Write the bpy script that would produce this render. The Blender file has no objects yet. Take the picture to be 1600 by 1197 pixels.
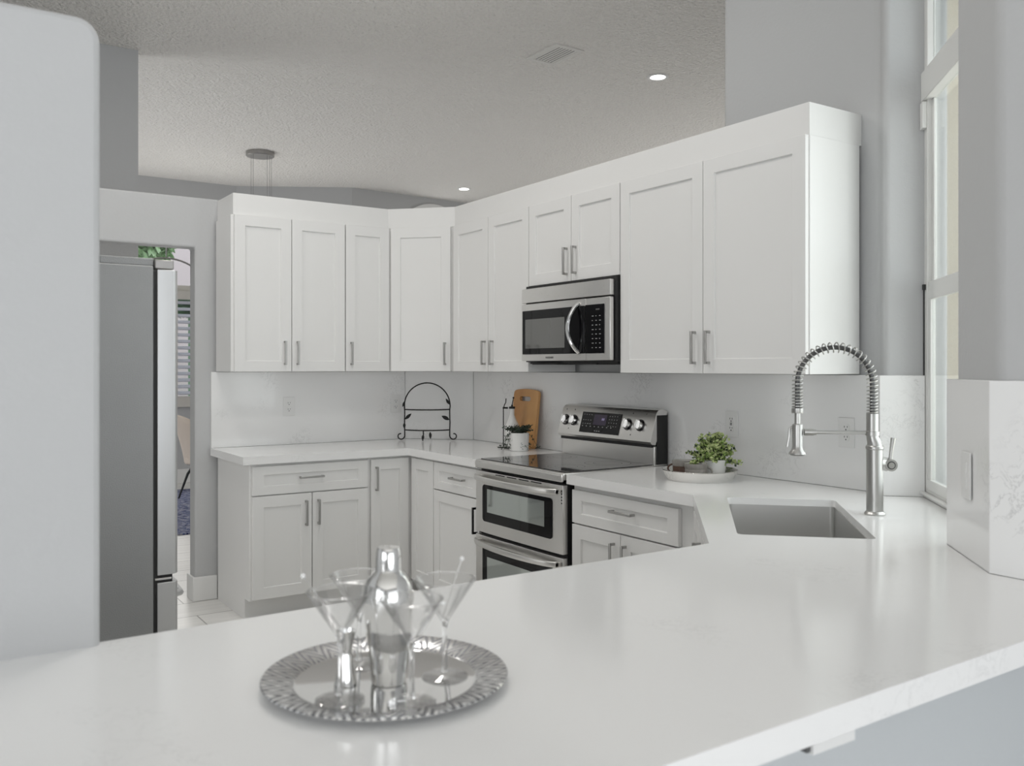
import bpy, bmesh, math, random
from mathutils import Vector, Matrix, Euler
from mathutils.geometry import tessellate_polygon
random.seed(7)
PI = math.pi
S = bpy.context.scene
COL = S.collection

# ------------------------------------------------------------------ camera
F_PX = 1395.6
cam_d = bpy.data.cameras.new('camera')
cam = bpy.data.objects.new('camera', cam_d); COL.objects.link(cam)
cam_d.sensor_width = 36.0
cam_d.lens = F_PX / 1600 * 36.0
cam_d.shift_y = -(598.5 - 573.06) / 1600
cam.location = (-3.1186, -5.4818, 1.405)
cam.rotation_euler = (PI / 2, 0, -0.5883)
cam_d.clip_start = 0.05; cam_d.clip_end = 100
cam_d.dof.use_dof = True; cam_d.dof.focus_distance = 4.6; cam_d.dof.aperture_fstop = 5.0
S.camera = cam

# ------------------------------------------------------------------ view, world
S.view_settings.view_transform = 'Standard'
S.view_settings.look = 'None'
S.view_settings.exposure = 0.0
S.view_settings.gamma = 1.0
S.view_settings.use_curve_mapping = False
W = bpy.data.worlds.new('daylight'); S.world = W; W.use_nodes = True
W.node_tree.nodes['Background'].inputs[0].default_value = (0.93, 0.965, 1.0, 1)
W.node_tree.nodes['Background'].inputs[1].default_value = 2.1


def area(name, loc, direction, sx, sy, power, color=(1, 1, 1), spread=PI):
    l = bpy.data.lights.new(name, 'AREA'); l.shape = 'RECTANGLE'; l.size = sx; l.size_y = sy
    l.energy = power; l.color = color; l.spread = spread
    o = bpy.data.objects.new(name, l); COL.objects.link(o); o.location = loc
    o.rotation_euler = Vector(direction).to_track_quat('-Z', 'Y').to_euler()
    return o


# lamps at unseen windows assumed behind the camera, tilted up to brighten the ceiling
area('assumed_back_daylight', (-3.3, -9.80, 1.4), (0, 1, 0.60), 4.4, 2.3, 66, (0.975, 0.985, 1.0))
area('assumed_left_daylight', (-7.40, -6.6, 1.6), (1, 0, 0.60), 3.6, 2.2, 35, (0.975, 0.985, 1.0))
# daylight through the diagonal kitchen window
area('daylight_kitchen_window', (0.0, -3.98, 1.75), (-0.75, 0.66, -0.05), 0.80, 1.5, 4.5, (1.0, 0.995, 0.98))
# fill lamp added at an assumed opening in the left kitchen wall
area('kitchen_left_fill', (-3.28, -0.68, 1.15), (1, -0.12, -0.10), 1.0, 1.9, 8, (1.0, 0.995, 0.98))
# rooms beyond: daylight at the dining window, then added hall and family fill
area('daylight_dining_windows', (-0.5, 5.40, 1.5), (-0.1, -1, 0.3), 2.2, 1.8, 34, (1.0, 0.98, 0.95))
area('hall_fill', (-4.45, 3.3, 1.5), (1, -0.1, 0), 2.0, 1.8, 26, (1.0, 0.985, 0.96))  # fill lamp added to brighten the dining chair
area('family_fill', (6.0, 1.0, 1.6), (-1, 0, 0.5), 4.0, 2.2, 84, (1.0, 0.985, 0.96))  # fill lamp added for the ceiling, the wall there has no window


# ------------------------------------------------------------------ materials
def new_mat(name):
    m = bpy.data.materials.new(name); m.use_nodes = True
    nt = m.node_tree
    return m, nt, nt.nodes['Principled BSDF']


def plain(name, col, rough=0.5, metal=0.0, bump=0.0, bscale=40.0, spec=0.5, coat=0.0, var=0.0, vscale=3.0, detail=3.0):
    m, nt, b = new_mat(name)
    b.inputs['Base Color'].default_value = (*col, 1)
    b.inputs['Roughness'].default_value = rough
    b.inputs['Metallic'].default_value = metal
    b.inputs['Specular IOR Level'].default_value = spec
    b.inputs['Coat Weight'].default_value = coat
    tc = nt.nodes.new('ShaderNodeTexCoord')
    if var > 0:
        n = nt.nodes.new('ShaderNodeTexNoise'); n.inputs['Scale'].default_value = vscale; n.inputs['Detail'].default_value = 4
        nt.links.new(tc.outputs['Object'], n.inputs['Vector'])
        r = nt.nodes.new('ShaderNodeMapRange')
        r.inputs['To Min'].default_value = 1 - var; r.inputs['To Max'].default_value = 1 + var
        nt.links.new(n.outputs['Fac'], r.inputs['Value'])
        mx = nt.nodes.new('ShaderNodeVectorMath'); mx.operation = 'SCALE'
        mx.inputs[0].default_value = col
        nt.links.new(r.outputs['Result'], mx.inputs['Scale'])
        nt.links.new(mx.outputs['Vector'], b.inputs['Base Color'])
    if bump > 0:
        n = nt.nodes.new('ShaderNodeTexNoise'); n.inputs['Scale'].default_value = bscale; n.inputs['Detail'].default_value = detail
        nt.links.new(tc.outputs['Object'], n.inputs['Vector'])
        bp = nt.nodes.new('ShaderNodeBump'); bp.inputs['Strength'].default_value = min(1, bump); bp.inputs['Distance'].default_value = 0.01 * max(1, bump)
        nt.links.new(n.outputs['Fac'], bp.inputs['Height'])
        nt.links.new(bp.outputs['Normal'], b.inputs['Normal'])
    return m


def quartz(name, rough=0.12, col=(0.80, 0.80, 0.79), vein=(0.36, 0.36, 0.36), amount=0.5):
    m, nt, b = new_mat(name)
    tc = nt.nodes.new('ShaderNodeTexCoord')
    # broad patches decide where the grey veining gathers
    n1 = nt.nodes.new('ShaderNodeTexNoise'); n1.inputs['Scale'].default_value = 3.3; n1.inputs['Detail'].default_value = 3
    r1 = nt.nodes.new('ShaderNodeMapRange'); r1.inputs['From Min'].default_value = 0.575; r1.inputs['From Max'].default_value = 0.72
    n2 = nt.nodes.new('ShaderNodeTexNoise'); n2.inputs['Scale'].default_value = 21; n2.inputs['Detail'].default_value = 7
    n2.inputs['Roughness'].default_value = 0.66; n2.inputs['Distortion'].default_value = 0.8
    ab = nt.nodes.new('ShaderNodeMath'); ab.operation = 'SUBTRACT'; ab.inputs[1].default_value = 0.5
    aa = nt.nodes.new('ShaderNodeMath'); aa.operation = 'ABSOLUTE'
    r2 = nt.nodes.new('ShaderNodeMapRange'); r2.inputs['From Min'].default_value = 0.0; r2.inputs['From Max'].default_value = 0.024
    r2.inputs['To Min'].default_value = 1; r2.inputs['To Max'].default_value = 0
    mu = nt.nodes.new('ShaderNodeMath'); mu.operation = 'MULTIPLY'
    mu2 = nt.nodes.new('ShaderNodeMath'); mu2.operation = 'MULTIPLY'; mu2.inputs[1].default_value = amount
    mix = nt.nodes.new('ShaderNodeMix'); mix.data_type = 'RGBA'
    mix.inputs[6].default_value = (*col, 1); mix.inputs[7].default_value = (*vein, 1)
    L = nt.links.new
    L(tc.outputs['Object'], n1.inputs['Vector']); L(tc.outputs['Object'], n2.inputs['Vector'])
    L(n1.outputs['Fac'], r1.inputs['Value']); L(n2.outputs['Fac'], ab.inputs[0]); L(ab.outputs[0], aa.inputs[0])
    L(aa.outputs[0], r2.inputs['Value']); L(r1.outputs[0], mu.inputs[0]); L(r2.outputs[0], mu.inputs[1])
    L(mu.outputs[0], mu2.inputs[0]); L(mu2.outputs[0], mix.inputs[0]); L(mix.outputs[2], b.inputs['Base Color'])
    b.inputs['Roughness'].default_value = rough
    return m


def brushed(name, col, rough=0.3, axis='X', strength=0.06):
    m, nt, b = new_mat(name)
    b.inputs['Base Color'].default_value = (*col, 1); b.inputs['Metallic'].default_value = 1.0
    tc = nt.nodes.new('ShaderNodeTexCoord'); mp = nt.nodes.new('ShaderNodeMapping')
    sc = {'X': (2, 260, 260), 'Y': (260, 2, 260), 'Z': (260, 260, 2)}[axis]
    mp.inputs['Scale'].default_value = sc
    n = nt.nodes.new('ShaderNodeTexNoise'); n.inputs['Scale'].default_value = 1.0; n.inputs['Detail'].default_value = 3
    r = nt.nodes.new('ShaderNodeMapRange'); r.inputs['To Min'].default_value = rough - strength; r.inputs['To Max'].default_value = rough + strength
    nt.links.new(tc.outputs['Object'], mp.inputs['Vector']); nt.links.new(mp.outputs['Vector'], n.inputs['Vector'])
    nt.links.new(n.outputs['Fac'], r.inputs['Value']); nt.links.new(r.outputs['Result'], b.inputs['Roughness'])
    return m


def thin_glass(name, tint=(1, 1, 1), refl=0.08, rough=0.0):
    m = bpy.data.materials.new(name); m.use_nodes = True; nt = m.node_tree
    nt.nodes.remove(nt.nodes['Principled BSDF'])
    out = nt.nodes['Material Output']
    t = nt.nodes.new('ShaderNodeBsdfTransparent'); t.inputs[0].default_value = (*tint, 1)
    g = nt.nodes.new('ShaderNodeBsdfGlossy'); g.inputs['Roughness'].default_value = rough
    lw = nt.nodes.new('ShaderNodeLayerWeight'); lw.inputs['Blend'].default_value = 0.12
    r = nt.nodes.new('ShaderNodeMapRange'); r.inputs['To Min'].default_value = refl; r.inputs['To Max'].default_value = 0.55
    mx = nt.nodes.new('ShaderNodeMixShader')
    nt.links.new(lw.outputs['Fresnel'], r.inputs['Value']); nt.links.new(r.outputs['Result'], mx.inputs[0])
    nt.links.new(t.outputs[0], mx.inputs[1]); nt.links.new(g.outputs[0], mx.inputs[2]); nt.links.new(mx.outputs[0], out.inputs[0])
    return m


def emit(name, col, s):
    m, nt, b = new_mat(name)
    b.inputs['Base Color'].default_value = (0, 0, 0, 1)
    b.inputs['Emission Color'].default_value = (*col, 1); b.inputs['Emission Strength'].default_value = s
    return m


def floor_mat():
    m, nt, b = new_mat('floor_tile')
    tc = nt.nodes.new('ShaderNodeTexCoord'); br = nt.nodes.new('ShaderNodeTexBrick')
    br.inputs['Scale'].default_value = 1.0
    br.inputs['Brick Width'].default_value = 1.2; br.inputs['Row Height'].default_value = 0.30
    br.inputs['Mortar Size'].default_value = 0.004; br.inputs['Mortar Smooth'].default_value = 0.1
    br.inputs['Color1'].default_value = (0.78, 0.77, 0.745, 1); br.inputs['Color2'].default_value = (0.83, 0.82, 0.795, 1)
    br.inputs['Mortar'].default_value = (0.38, 0.37, 0.36, 1)
    mp = nt.nodes.new('ShaderNodeMapping'); mp.inputs['Scale'].default_value = (1.2, 14, 1)
    n = nt.nodes.new('ShaderNodeTexNoise'); n.inputs['Scale'].default_value = 2.0; n.inputs['Detail'].default_value = 5
    r = nt.nodes.new('ShaderNodeMapRange'); r.inputs['To Min'].default_value = 0.84; r.inputs['To Max'].default_value = 1.12
    vm = nt.nodes.new('ShaderNodeVectorMath'); vm.operation = 'SCALE'
    L = nt.links.new
    L(tc.outputs['Object'], br.inputs['Vector']); L(tc.outputs['Object'], mp.inputs['Vector']); L(mp.outputs['Vector'], n.inputs['Vector'])
    L(n.outputs['Fac'], r.inputs['Value']); L(br.outputs['Color'], vm.inputs[0]); L(r.outputs['Result'], vm.inputs['Scale'])
    L(vm.outputs['Vector'], b.inputs['Base Color']); b.inputs['Roughness'].default_value = 0.35
    return m


def rug_mat():
    m, nt, b = new_mat('rug_pile')
    tc = nt.nodes.new('ShaderNodeTexCoord'); mp = nt.nodes.new('ShaderNodeMapping'); mp.inputs['Scale'].default_value = (5, 13, 1)
    n = nt.nodes.new('ShaderNodeTexNoise'); n.inputs['Scale'].default_value = 3.2; n.inputs['Detail'].default_value = 6
    n.inputs['Roughness'].default_value = 0.75
    cr = nt.nodes.new('ShaderNodeValToRGB')
    e = cr.color_ramp.elements
    e[0].position = 0.44; e[0].color = (0.012, 0.018, 0.07, 1)
    e[1].position = 0.56; e[1].color = (0.42, 0.42, 0.46, 1)
    x = e.new(0.50); x.color = (0.045, 0.075, 0.22, 1)
    L = nt.links.new
    L(tc.outputs['Object'], mp.inputs['Vector']); L(mp.outputs['Vector'], n.inputs['Vector'])
    L(n.outputs['Fac'], cr.inputs['Fac']); L(cr.outputs['Color'], b.inputs['Base Color'])
    b.inputs['Roughness'].default_value = 0.95
    return m


def wood_mat(name, c1, c2, scale=(60, 60, 2), rough=0.45):
    m, nt, b = new_mat(name)
    tc = nt.nodes.new('ShaderNodeTexCoord'); mp = nt.nodes.new('ShaderNodeMapping'); mp.inputs['Scale'].default_value = scale
    n = nt.nodes.new('ShaderNodeTexNoise'); n.inputs['Scale'].default_value = 1.0; n.inputs['Detail'].default_value = 4
    cr = nt.nodes.new('ShaderNodeValToRGB')
    cr.color_ramp.elements[0].position = 0.32; cr.color_ramp.elements[0].color = (*c1, 1)
    cr.color_ramp.elements[1].position = 0.68; cr.color_ramp.elements[1].color = (*c2, 1)
    L = nt.links.new
    L(tc.outputs['Object'], mp.inputs['Vector']); L(mp.outputs['Vector'], n.inputs['Vector'])
    L(n.outputs['Fac'], cr.inputs['Fac']); L(cr.outputs['Color'], b.inputs['Base Color'])
    b.inputs['Roughness'].default_value = rough
    return m


def tray_rim_mat():
    """engraved zigzag pattern of the silver rim"""
    m, nt, b = new_mat('engraved_silver')
    b.inputs['Metallic'].default_value = 1.0
    tc = nt.nodes.new('ShaderNodeTexCoord'); sep = nt.nodes.new('ShaderNodeSeparateXYZ')
    at = nt.nodes.new('ShaderNodeMath'); at.operation = 'ARCTAN2'
    ln = nt.nodes.new('ShaderNodeVectorMath'); ln.operation = 'LENGTH'
    L = nt.links.new
    L(tc.outputs['Object'], sep.inputs[0]); L(sep.outputs['Y'], at.inputs[0]); L(sep.outputs['X'], at.inputs[1])
    L(tc.outputs['Object'], ln.inputs[0])
    cb = nt.nodes.new('ShaderNodeCombineXYZ')
    s1 = nt.nodes.new('ShaderNodeMath'); s1.operation = 'MULTIPLY'; s1.inputs[1].default_value = 8.0
    s2 = nt.nodes.new('ShaderNodeMath'); s2.operation = 'MULTIPLY'; s2.inputs[1].default_value = 42.0
    L(at.outputs[0], s1.inputs[0]); L(ln.outputs['Value'], s2.inputs[0])
    # zigzag: triangle wave of the angle shifts the radial stripes
    pp = nt.nodes.new('ShaderNodeMath'); pp.operation = 'PINGPONG'; pp.inputs[1].default_value = 1.0
    L(s1.outputs[0], pp.inputs[0])
    ad = nt.nodes.new('ShaderNodeMath'); ad.operation = 'MULTIPLY_ADD'; ad.inputs[1].default_value = 1.9
    L(pp.outputs[0], ad.inputs[0]); L(s2.outputs[0], ad.inputs[2])
    fr = nt.nodes.new('ShaderNodeMath'); fr.operation = 'PINGPONG'; fr.inputs[1].default_value = 0.5
    L(ad.outputs[0], fr.inputs[0])
    gt = nt.nodes.new('ShaderNodeMath'); gt.operation = 'GREATER_THAN'; gt.inputs[1].default_value = 0.25
    L(fr.outputs[0], gt.inputs[0])
    mix = nt.nodes.new('ShaderNodeMix'); mix.data_type = 'RGBA'
    mix.inputs[6].default_value = (0.22, 0.22, 0.23, 1); mix.inputs[7].default_value = (0.80, 0.80, 0.80, 1)
    L(gt.outputs[0], mix.inputs[0]); L(mix.outputs[2], b.inputs['Base Color'])
    rr = nt.nodes.new('ShaderNodeMapRange'); rr.inputs['To Min'].default_value = 0.42; rr.inputs['To Max'].default_value = 0.18
    L(gt.outputs[0], rr.inputs['Value']); L(rr.outputs[0], b.inputs['Roughness'])
    bp = nt.nodes.new('ShaderNodeBump'); bp.inputs['Distance'].default_value = 0.002; bp.inputs['Strength'].default_value = 0.6
    L(gt.outputs[0], bp.inputs['Height']); L(bp.outputs['Normal'], b.inputs['Normal'])
    return m


M = {}
M['wall'] = plain('wall_paint', (0.518, 0.523, 0.527), 0.7, bump=0.12, bscale=60)
M['wall_far'] = plain('wall_paint_beyond', (0.50, 0.505, 0.51), 0.75, bump=0.12, bscale=60)
M['ceiling'] = plain('knockdown_ceiling', (0.87, 0.85, 0.815), 0.9, bump=3.0, bscale=42, detail=2.0)
M['trimw'] = plain('trim_white', (0.80, 0.80, 0.79), 0.4)
M['cab'] = plain('cabinet_white', (0.80, 0.797, 0.785), 0.38, bump=0.02, bscale=200)
M['quartz'] = quartz('quartz_worktop', 0.13, (0.87, 0.87, 0.865), (0.52, 0.52, 0.52), 0.38)
M['splash'] = quartz('quartz_splash', 0.10, (0.87, 0.87, 0.865), (0.36, 0.36, 0.36), 0.52)
M['pull'] = plain('brushed_nickel_pull', (0.46, 0.455, 0.445), 0.38, 1.0)
M['black'] = plain('gloss_black', (0.006, 0.006, 0.007), 0.12)
M['blackm'] = plain('matt_black', (0.012, 0.012, 0.012), 0.55)
M['ss'] = brushed('stainless_appliance', (0.72, 0.71, 0.69), 0.30, 'Y')
M['ssx'] = brushed('stainless_faucet', (0.50, 0.495, 0.48), 0.33, 'Z')
M['sink'] = brushed('stainless_sink', (0.66, 0.655, 0.64), 0.36, 'X')
M['hose'] = plain('dark_metal_hose', (0.10, 0.10, 0.10), 0.4, 0.8)
M['chrome'] = plain('chrome', (0.86, 0.86, 0.86), 0.06, 1.0)
M['fr_side'] = plain('fridge_grey_side', (0.335, 0.34, 0.34), 0.45, 0.3, bump=0.25, bscale=260, var=0.06, vscale=5)
M['fr_door'] = brushed('fridge_stainless', (0.66, 0.665, 0.67), 0.48, 'Z')
M['glass_oven'] = plain('oven_glass', (0.52, 0.56, 0.54), 0.05, 0.8)
M['glass_black'] = plain('black_glass', (0.004, 0.004, 0.005), 0.03, spec=0.25)
M['cooktop'] = plain('ceramic_glass_top', (0.03, 0.03, 0.032), 0.04, spec=1.0)
M['mw_glass'] = plain('microwave_screen', (0.20, 0.20, 0.195), 0.06, 0.7)
M['white_mark'] = plain('printed_white', (0.36, 0.36, 0.36), 0.5)
M['grey_mark'] = plain('print_and_slot_shade', (0.10, 0.10, 0.10), 0.5)
M['lcd'] = emit('clock_display', (0.42, 0.36, 0.62), 0.45)
M['lcd_bg'] = plain('display_violet', (0.03, 0.015, 0.05), 0.08)
M['plate'] = plain('outlet_white', (0.80, 0.80, 0.79), 0.35)
M['slot'] = plain('outlet_slot', (0.02, 0.02, 0.02), 0.6)
M['iron'] = plain('wrought_iron', (0.008, 0.008, 0.008), 0.5, 0.3)
M['bamboo'] = wood_mat('bamboo', (0.46, 0.215, 0.075), (0.74, 0.42, 0.17), (3, 55, 1.2), 0.42)
M['ceramic'] = plain('white_ceramic', (0.78, 0.78, 0.765), 0.22)
M['potpaint'] = plain('leaf_print', (0.05, 0.09, 0.08), 0.5)
M['leaf_dark'] = plain('dark_leaf', (0.030, 0.048, 0.030), 0.6, var=0.3, vscale=60)
M['leaf_green'] = plain('boxwood_leaf', (0.22, 0.33, 0.08), 0.55, var=0.4, vscale=60)
M['leaf_pale'] = plain('pale_boxwood_leaf', (0.46, 0.53, 0.24), 0.55, var=0.3, vscale=60)
M['cup_brown'] = plain('brown_stoneware', (0.085, 0.045, 0.03), 0.5, bump=0.3, bscale=90)
M['cup_grey'] = plain('grey_stoneware', (0.25, 0.235, 0.215), 0.4, bump=0.2, bscale=90)
M['cup_in'] = plain('glazed_inside', (0.42, 0.41, 0.39), 0.3)
M['hammer'] = plain('hammered_silver', (0.80, 0.79, 0.77), 0.14, 1.0, bump=0.5, bscale=70)
M['silver'] = plain('polished_silver', (0.80, 0.80, 0.80), 0.05, 1.0)
M['rim'] = tray_rim_mat()
M['steel'] = plain('polished_steel', (0.74, 0.735, 0.72), 0.07, 1.0)
g, nt_, b_ = new_mat('clear_glass')
b_.inputs['Transmission Weight'].default_value = 1.0; b_.inputs['Roughness'].default_value = 0.0; b_.inputs['IOR'].default_value = 1.48
b_.inputs['Base Color'].default_value = (1, 1, 1, 1)
M['glass'] = g
M['bowl'] = thin_glass('thin_bowl_glass', (1, 1, 1), 0.085)
M['foot'] = thin_glass('glass_foot', (0.97, 0.97, 0.97), 0.16)
M['pane'] = thin_glass('window_pane', (0.96, 0.98, 0.97), 0.05)
M['alu'] = plain('white_aluminium', (0.74, 0.74, 0.72), 0.35)
M['gasket'] = plain('dark_gasket', (0.03, 0.03, 0.03), 0.7)
M['stucco'] = plain('cream_stucco', (0.66, 0.60, 0.50), 0.9, bump=0.3, bscale=50)
M['stucco2'] = plain('pink_stucco', (0.55, 0.47, 0.50), 0.9)
M['leafy'] = plain('light_leaf', (0.40, 0.55, 0.34), 0.6, var=0.6, vscale=14)
M['grass'] = plain('lawn', (0.07, 0.13, 0.04), 0.95, var=0.4, vscale=12)
M['palm'] = plain('palm_leaf', (0.12, 0.20, 0.13), 0.6, var=0.5, vscale=9)
M['shutter'] = plain('shutter_slat', (0.52, 0.52, 0.60), 0.5)
M['shutter_fr'] = plain('shutter_frame', (0.62, 0.60, 0.56), 0.5)
M['fabric'] = plain('beige_upholstery', (0.68, 0.59, 0.50), 0.9, bump=0.2, bscale=150)
M['darkwood'] = plain('dark_wood', (0.055, 0.018, 0.010), 0.4)
M['rug'] = rug_mat()
M['floor'] = floor_mat()
M['canopy'] = plain('satin_nickel', (0.36, 0.35, 0.34), 0.35, 0.9)
M['wire'] = plain('steel_wire', (0.20, 0.20, 0.20), 0.5, 0.5)
M['lens'] = emit('led_lens', (1.0, 0.98, 0.94), 9.0)
M['peninsula'] = plain('peninsula_paint', (0.56, 0.585, 0.60), 0.6, bump=0.08, bscale=60)
M['vent'] = plain('vent_paint', (0.80, 0.79, 0.76), 0.6)


# ------------------------------------------------------------------ mesh helper
class MB:
    def __init__(self):
        self.v = []; self.f = []; self.m = []; self.X = Matrix.Identity(4); self.mi = 0

    def add(self, vs, fs, mi=None):
        b = len(self.v)
        self.v += [tuple(self.X @ Vector(p)) for p in vs]
        self.f += [tuple(b + i for i in f) for f in fs]
        self.m += [self.mi if mi is None else mi] * len(fs)
        return self

    def box(self, x0, x1, y0, y1, z0, z1, mi=None):
        x0, x1 = sorted((x0, x1)); y0, y1 = sorted((y0, y1)); z0, z1 = sorted((z0, z1))
        v = [(x, y, z) for z in (z0, z1) for y in (y0, y1) for x in (x0, x1)]
        return self.add(v, [(0, 2, 3, 1), (4, 5, 7, 6), (0, 1, 5, 4), (2, 6, 7, 3), (0, 4, 6, 2), (1, 3, 7, 5)], mi)

    def prism(self, poly, z0, z1, mi=None, holes=()):
        loops = [[(p[0], p[1], 0) for p in poly]] + [[(p[0], p[1], 0) for p in h] for h in holes]
        flat = [p for l in loops for p in l]
        if len(loops) == 1:
            tris = [tuple(range(len(poly)))]
        else:
            tris = [tuple(t) for t in tessellate_polygon([[Vector(p) for p in l] for l in loops])]
        n = len(flat)
        v = [(p[0], p[1], z0) for p in flat] + [(p[0], p[1], z1) for p in flat]
        f = [tuple(reversed(t)) for t in tris] + [tuple(i + n for i in t) for t in tris]
        o = 0
        for l in loops:
            k = len(l)
            for i in range(k):
                a, b = o + i, o + (i + 1) % k
                f.append((a, b, b + n, a + n))
            o += k
        return self.add(v, f, mi)

    def lathe(self, prof, n=32, c=(0, 0, 0), mi=None, closed=False):
        """prof: list of (r, z). closed: first profile point joins last"""
        v = []; f = []; idx = []
        for r, z in prof:
            if r < 1e-6:
                idx.append([len(v)] * n); v.append((c[0], c[1], c[2] + z))
            else:
                idx.append([len(v) + k for k in range(n)])
                v += [(c[0] + r * math.cos(2 * PI * k / n), c[1] + r * math.sin(2 * PI * k / n), c[2] + z) for k in range(n)]
        rows = list(range(len(prof) - 1)) + ([len(prof) - 1] if closed else [])
        for i in rows:
            a, b = idx[i], idx[(i + 1) % len(prof)]
            for k in range(n):
                q = [a[k], a[(k + 1) % n], b[(k + 1) % n], b[k]]
                u = []
                for t in q:
                    if t not in u: u.append(t)
                if len(u) >= 3: f.append(tuple(u))
        return self.add(v, f, mi)

    def cyl(self, c, r, h, n=24, mi=None, axis='z', r2=None):
        r2 = r if r2 is None else r2
        old = self.X
        rot = {'z': Matrix.Identity(4), 'x': Matrix.Rotation(PI / 2, 4, 'Y'), 'y': Matrix.Rotation(-PI / 2, 4, 'X')}[axis]
        self.X = self.X @ Matrix.Translation(c) @ rot
        self.lathe([(0, 0), (r, 0), (r2, h), (0, h)], n, mi=mi)
        self.X = old
        return self

    def tube(self, pts, r, n=8, mi=None, closed=False, cap=True):
        pts = [Vector(p) for p in pts]; N = len(pts)
        rs = r if isinstance(r, (list, tuple)) else [r] * N
        v = []; f = []
        up = None
        for i, p in enumerate(pts):
            a = pts[(i - 1) % N] if (closed or i > 0) else p
            b = pts[(i + 1) % N] if (closed or i < N - 1) else p
            t = (b - a)
            t = t.normalized() if t.length > 1e-9 else Vector((0, 0, 1))
            if up is None:
                up = Vector((0, 0, 1)) if abs(t.z) < 0.9 else Vector((1, 0, 0))
            s = t.cross(up)
            if s.length < 1e-6: s = t.orthogonal()
            s.normalize(); up = s.cross(t).normalized()
            for k in range(n):
                a_ = 2 * PI * k / n
                v.append(tuple(p + (s * math.cos(a_) + up * math.sin(a_)) * rs[i]))
        for i in range(N if closed else N - 1):
            j = (i + 1) % N
            for k in range(n):
                f.append((i * n + k, i * n + (k + 1) % n, j * n + (k + 1) % n, j * n + k))
        if cap and not closed:
            f.append(tuple(reversed(range(n)))); f.append(tuple((N - 1) * n + k for k in range(n)))
        return self.add(v, f, mi)

    def sphere(self, c, r, n=16, mi=None, sz=1.0):
        k = max(6, n // 2)
        return self.lathe([(r * math.sin(PI * i / k) if 0 < i < k else 0, -r * sz * math.cos(PI * i / k)) for i in range(k + 1)], n, c, mi)

    def build(self, name, mats, parent=None, loc=None, rotz=0, bevel=0.0, seg=2, smooth=True, angle=35, loc_origin=True):
        me = bpy.data.meshes.new(name); me.from_pydata(self.v, [], self.f); me.update()
        if not isinstance(mats, (list, tuple)): mats = [mats]
        for mt in mats: me.materials.append(mt)
        for p, i in zip(me.polygons, self.m): p.material_index = i
        bm = bmesh.new(); bm.from_mesh(me)
        bmesh.ops.recalc_face_normals(bm, faces=bm.faces)
        bm.to_mesh(me); bm.free()
        if smooth:
            for p in me.polygons: p.use_smooth = True
            me.set_sharp_from_angle(angle=math.radians(angle))
        o = bpy.data.objects.new(name, me); COL.objects.link(o)
        if parent is not None: o.parent = parent
        if loc is not None: o.location = loc
        o.rotation_euler.z = rotz
        if bevel > 0:
            md = o.modifiers.new('bevel', 'BEVEL'); md.width = bevel; md.segments = seg; md.limit_method = 'ANGLE'
            md.angle_limit = math.radians(40); md.harden_normals = False
        return o


def tag(o, label=None, cat=None, group=None, kind=None):
    if label: o['label'] = label
    if cat: o['category'] = cat
    if group: o['group'] = group
    if kind: o['kind'] = kind
    return o


def thing(name, label, cat, loc=(0, 0, 0), rotz=0, group=None):
    o = bpy.data.objects.new(name, None); COL.objects.link(o)
    o.empty_display_size = 0.1
    o.location = loc; o.rotation_euler = (0, 0, rotz)
    return tag(o, label, cat, group)


def struct(name, mb, mat, **k):
    o = mb.build(name, mat, **k); o['kind'] = 'structure'
    return o


# ------------------------------------------------------------------ dimensions
CT0, CT1 = 0.870, 0.914        # worktop
UB, UT, CR = 1.376, 2.284, 2.410   # upper cabinets
H = 3.66                        # ceiling
T = 0.02                        # splash thickness
LOW = 2.420                     # top of the low walls
d2 = 0.70711

# ------------------------------------------------------------------ setting
plan = [(-7.6, -10.0), (-0.82, -10.0), (-0.82, -4.48), (-0.59, -4.27), (0.13, -3.55), (0.13, -2.70), (6.3, -2.70), (6.3, 5.45), (1.50, 5.10), (0.26, 5.88),
        (-4.6, 5.88), (-4.6, 0.1), (-7.6, 0.1)]
struct('floor', MB().prism(plan, -0.1, 0), M['floor'])
struct('ceiling', MB().prism(plan, H, H + 0.1), M['ceiling'])

# back wall with the doorway, one outline with the door notch
dx0, dx1, dh = -2.70, -1.73, 2.12
ol = [(-3.35, 0), (dx0, 0), (dx0, dh), (dx1, dh), (dx1, 0), (-0.33, 0), (-0.33, LOW), (-3.35, LOW)]
wb = MB(); k = len(ol)
wb.add([(x, T, z) for x, z in ol] + [(x, 0.145, z) for x, z in ol], [tuple(range(k)), tuple(reversed(range(k, 2 * k)))] +
       [(i, (i + 1) % k, k + (i + 1) % k, k + i) for i in range(k)])
struct('wall_back', wb, M['wall'], bevel=0.012, seg=3)
struct('wall_corner', MB().prism([(-0.33, T), (T, -0.33), (0.145, -0.33), (0.145, 0.145), (-0.33, 0.145)], 0, LOW), M['wall'])

# right wall: low part, then full height part
struct('wall_right', MB().box(T, 0.145, -2.556, -0.33, 0, LOW), M['wall'])
rp = [(T, -2.556), (T, -3.370), (-0.042, -3.432), (0.12, -3.594), (0.20, -3.50), (0.20, -2.556)]
struct('wall_right_corner', MB().prism(rp, 0, H), M['wall'], bevel=0.022, seg=5)
# wall on the right of the diagonal window (post)
pp_ = [(-0.745, -4.120), (-0.98, -4.355), (-0.98, -10.0), (-0.80, -10.0), (-0.80, -4.50), (-0.575, -4.290)]
struct('wall_post', MB().prism(pp_, 0, H), M['wall'], bevel=0.022, seg=5)
# wall under the kitchen window sill, outside face
struct('wall_sill', MB().prism([(0.045, -3.549), (-0.622, -4.216), (-0.575, -4.263), (0.092, -3.596)], 0, 0.925), M['wall'])

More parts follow.
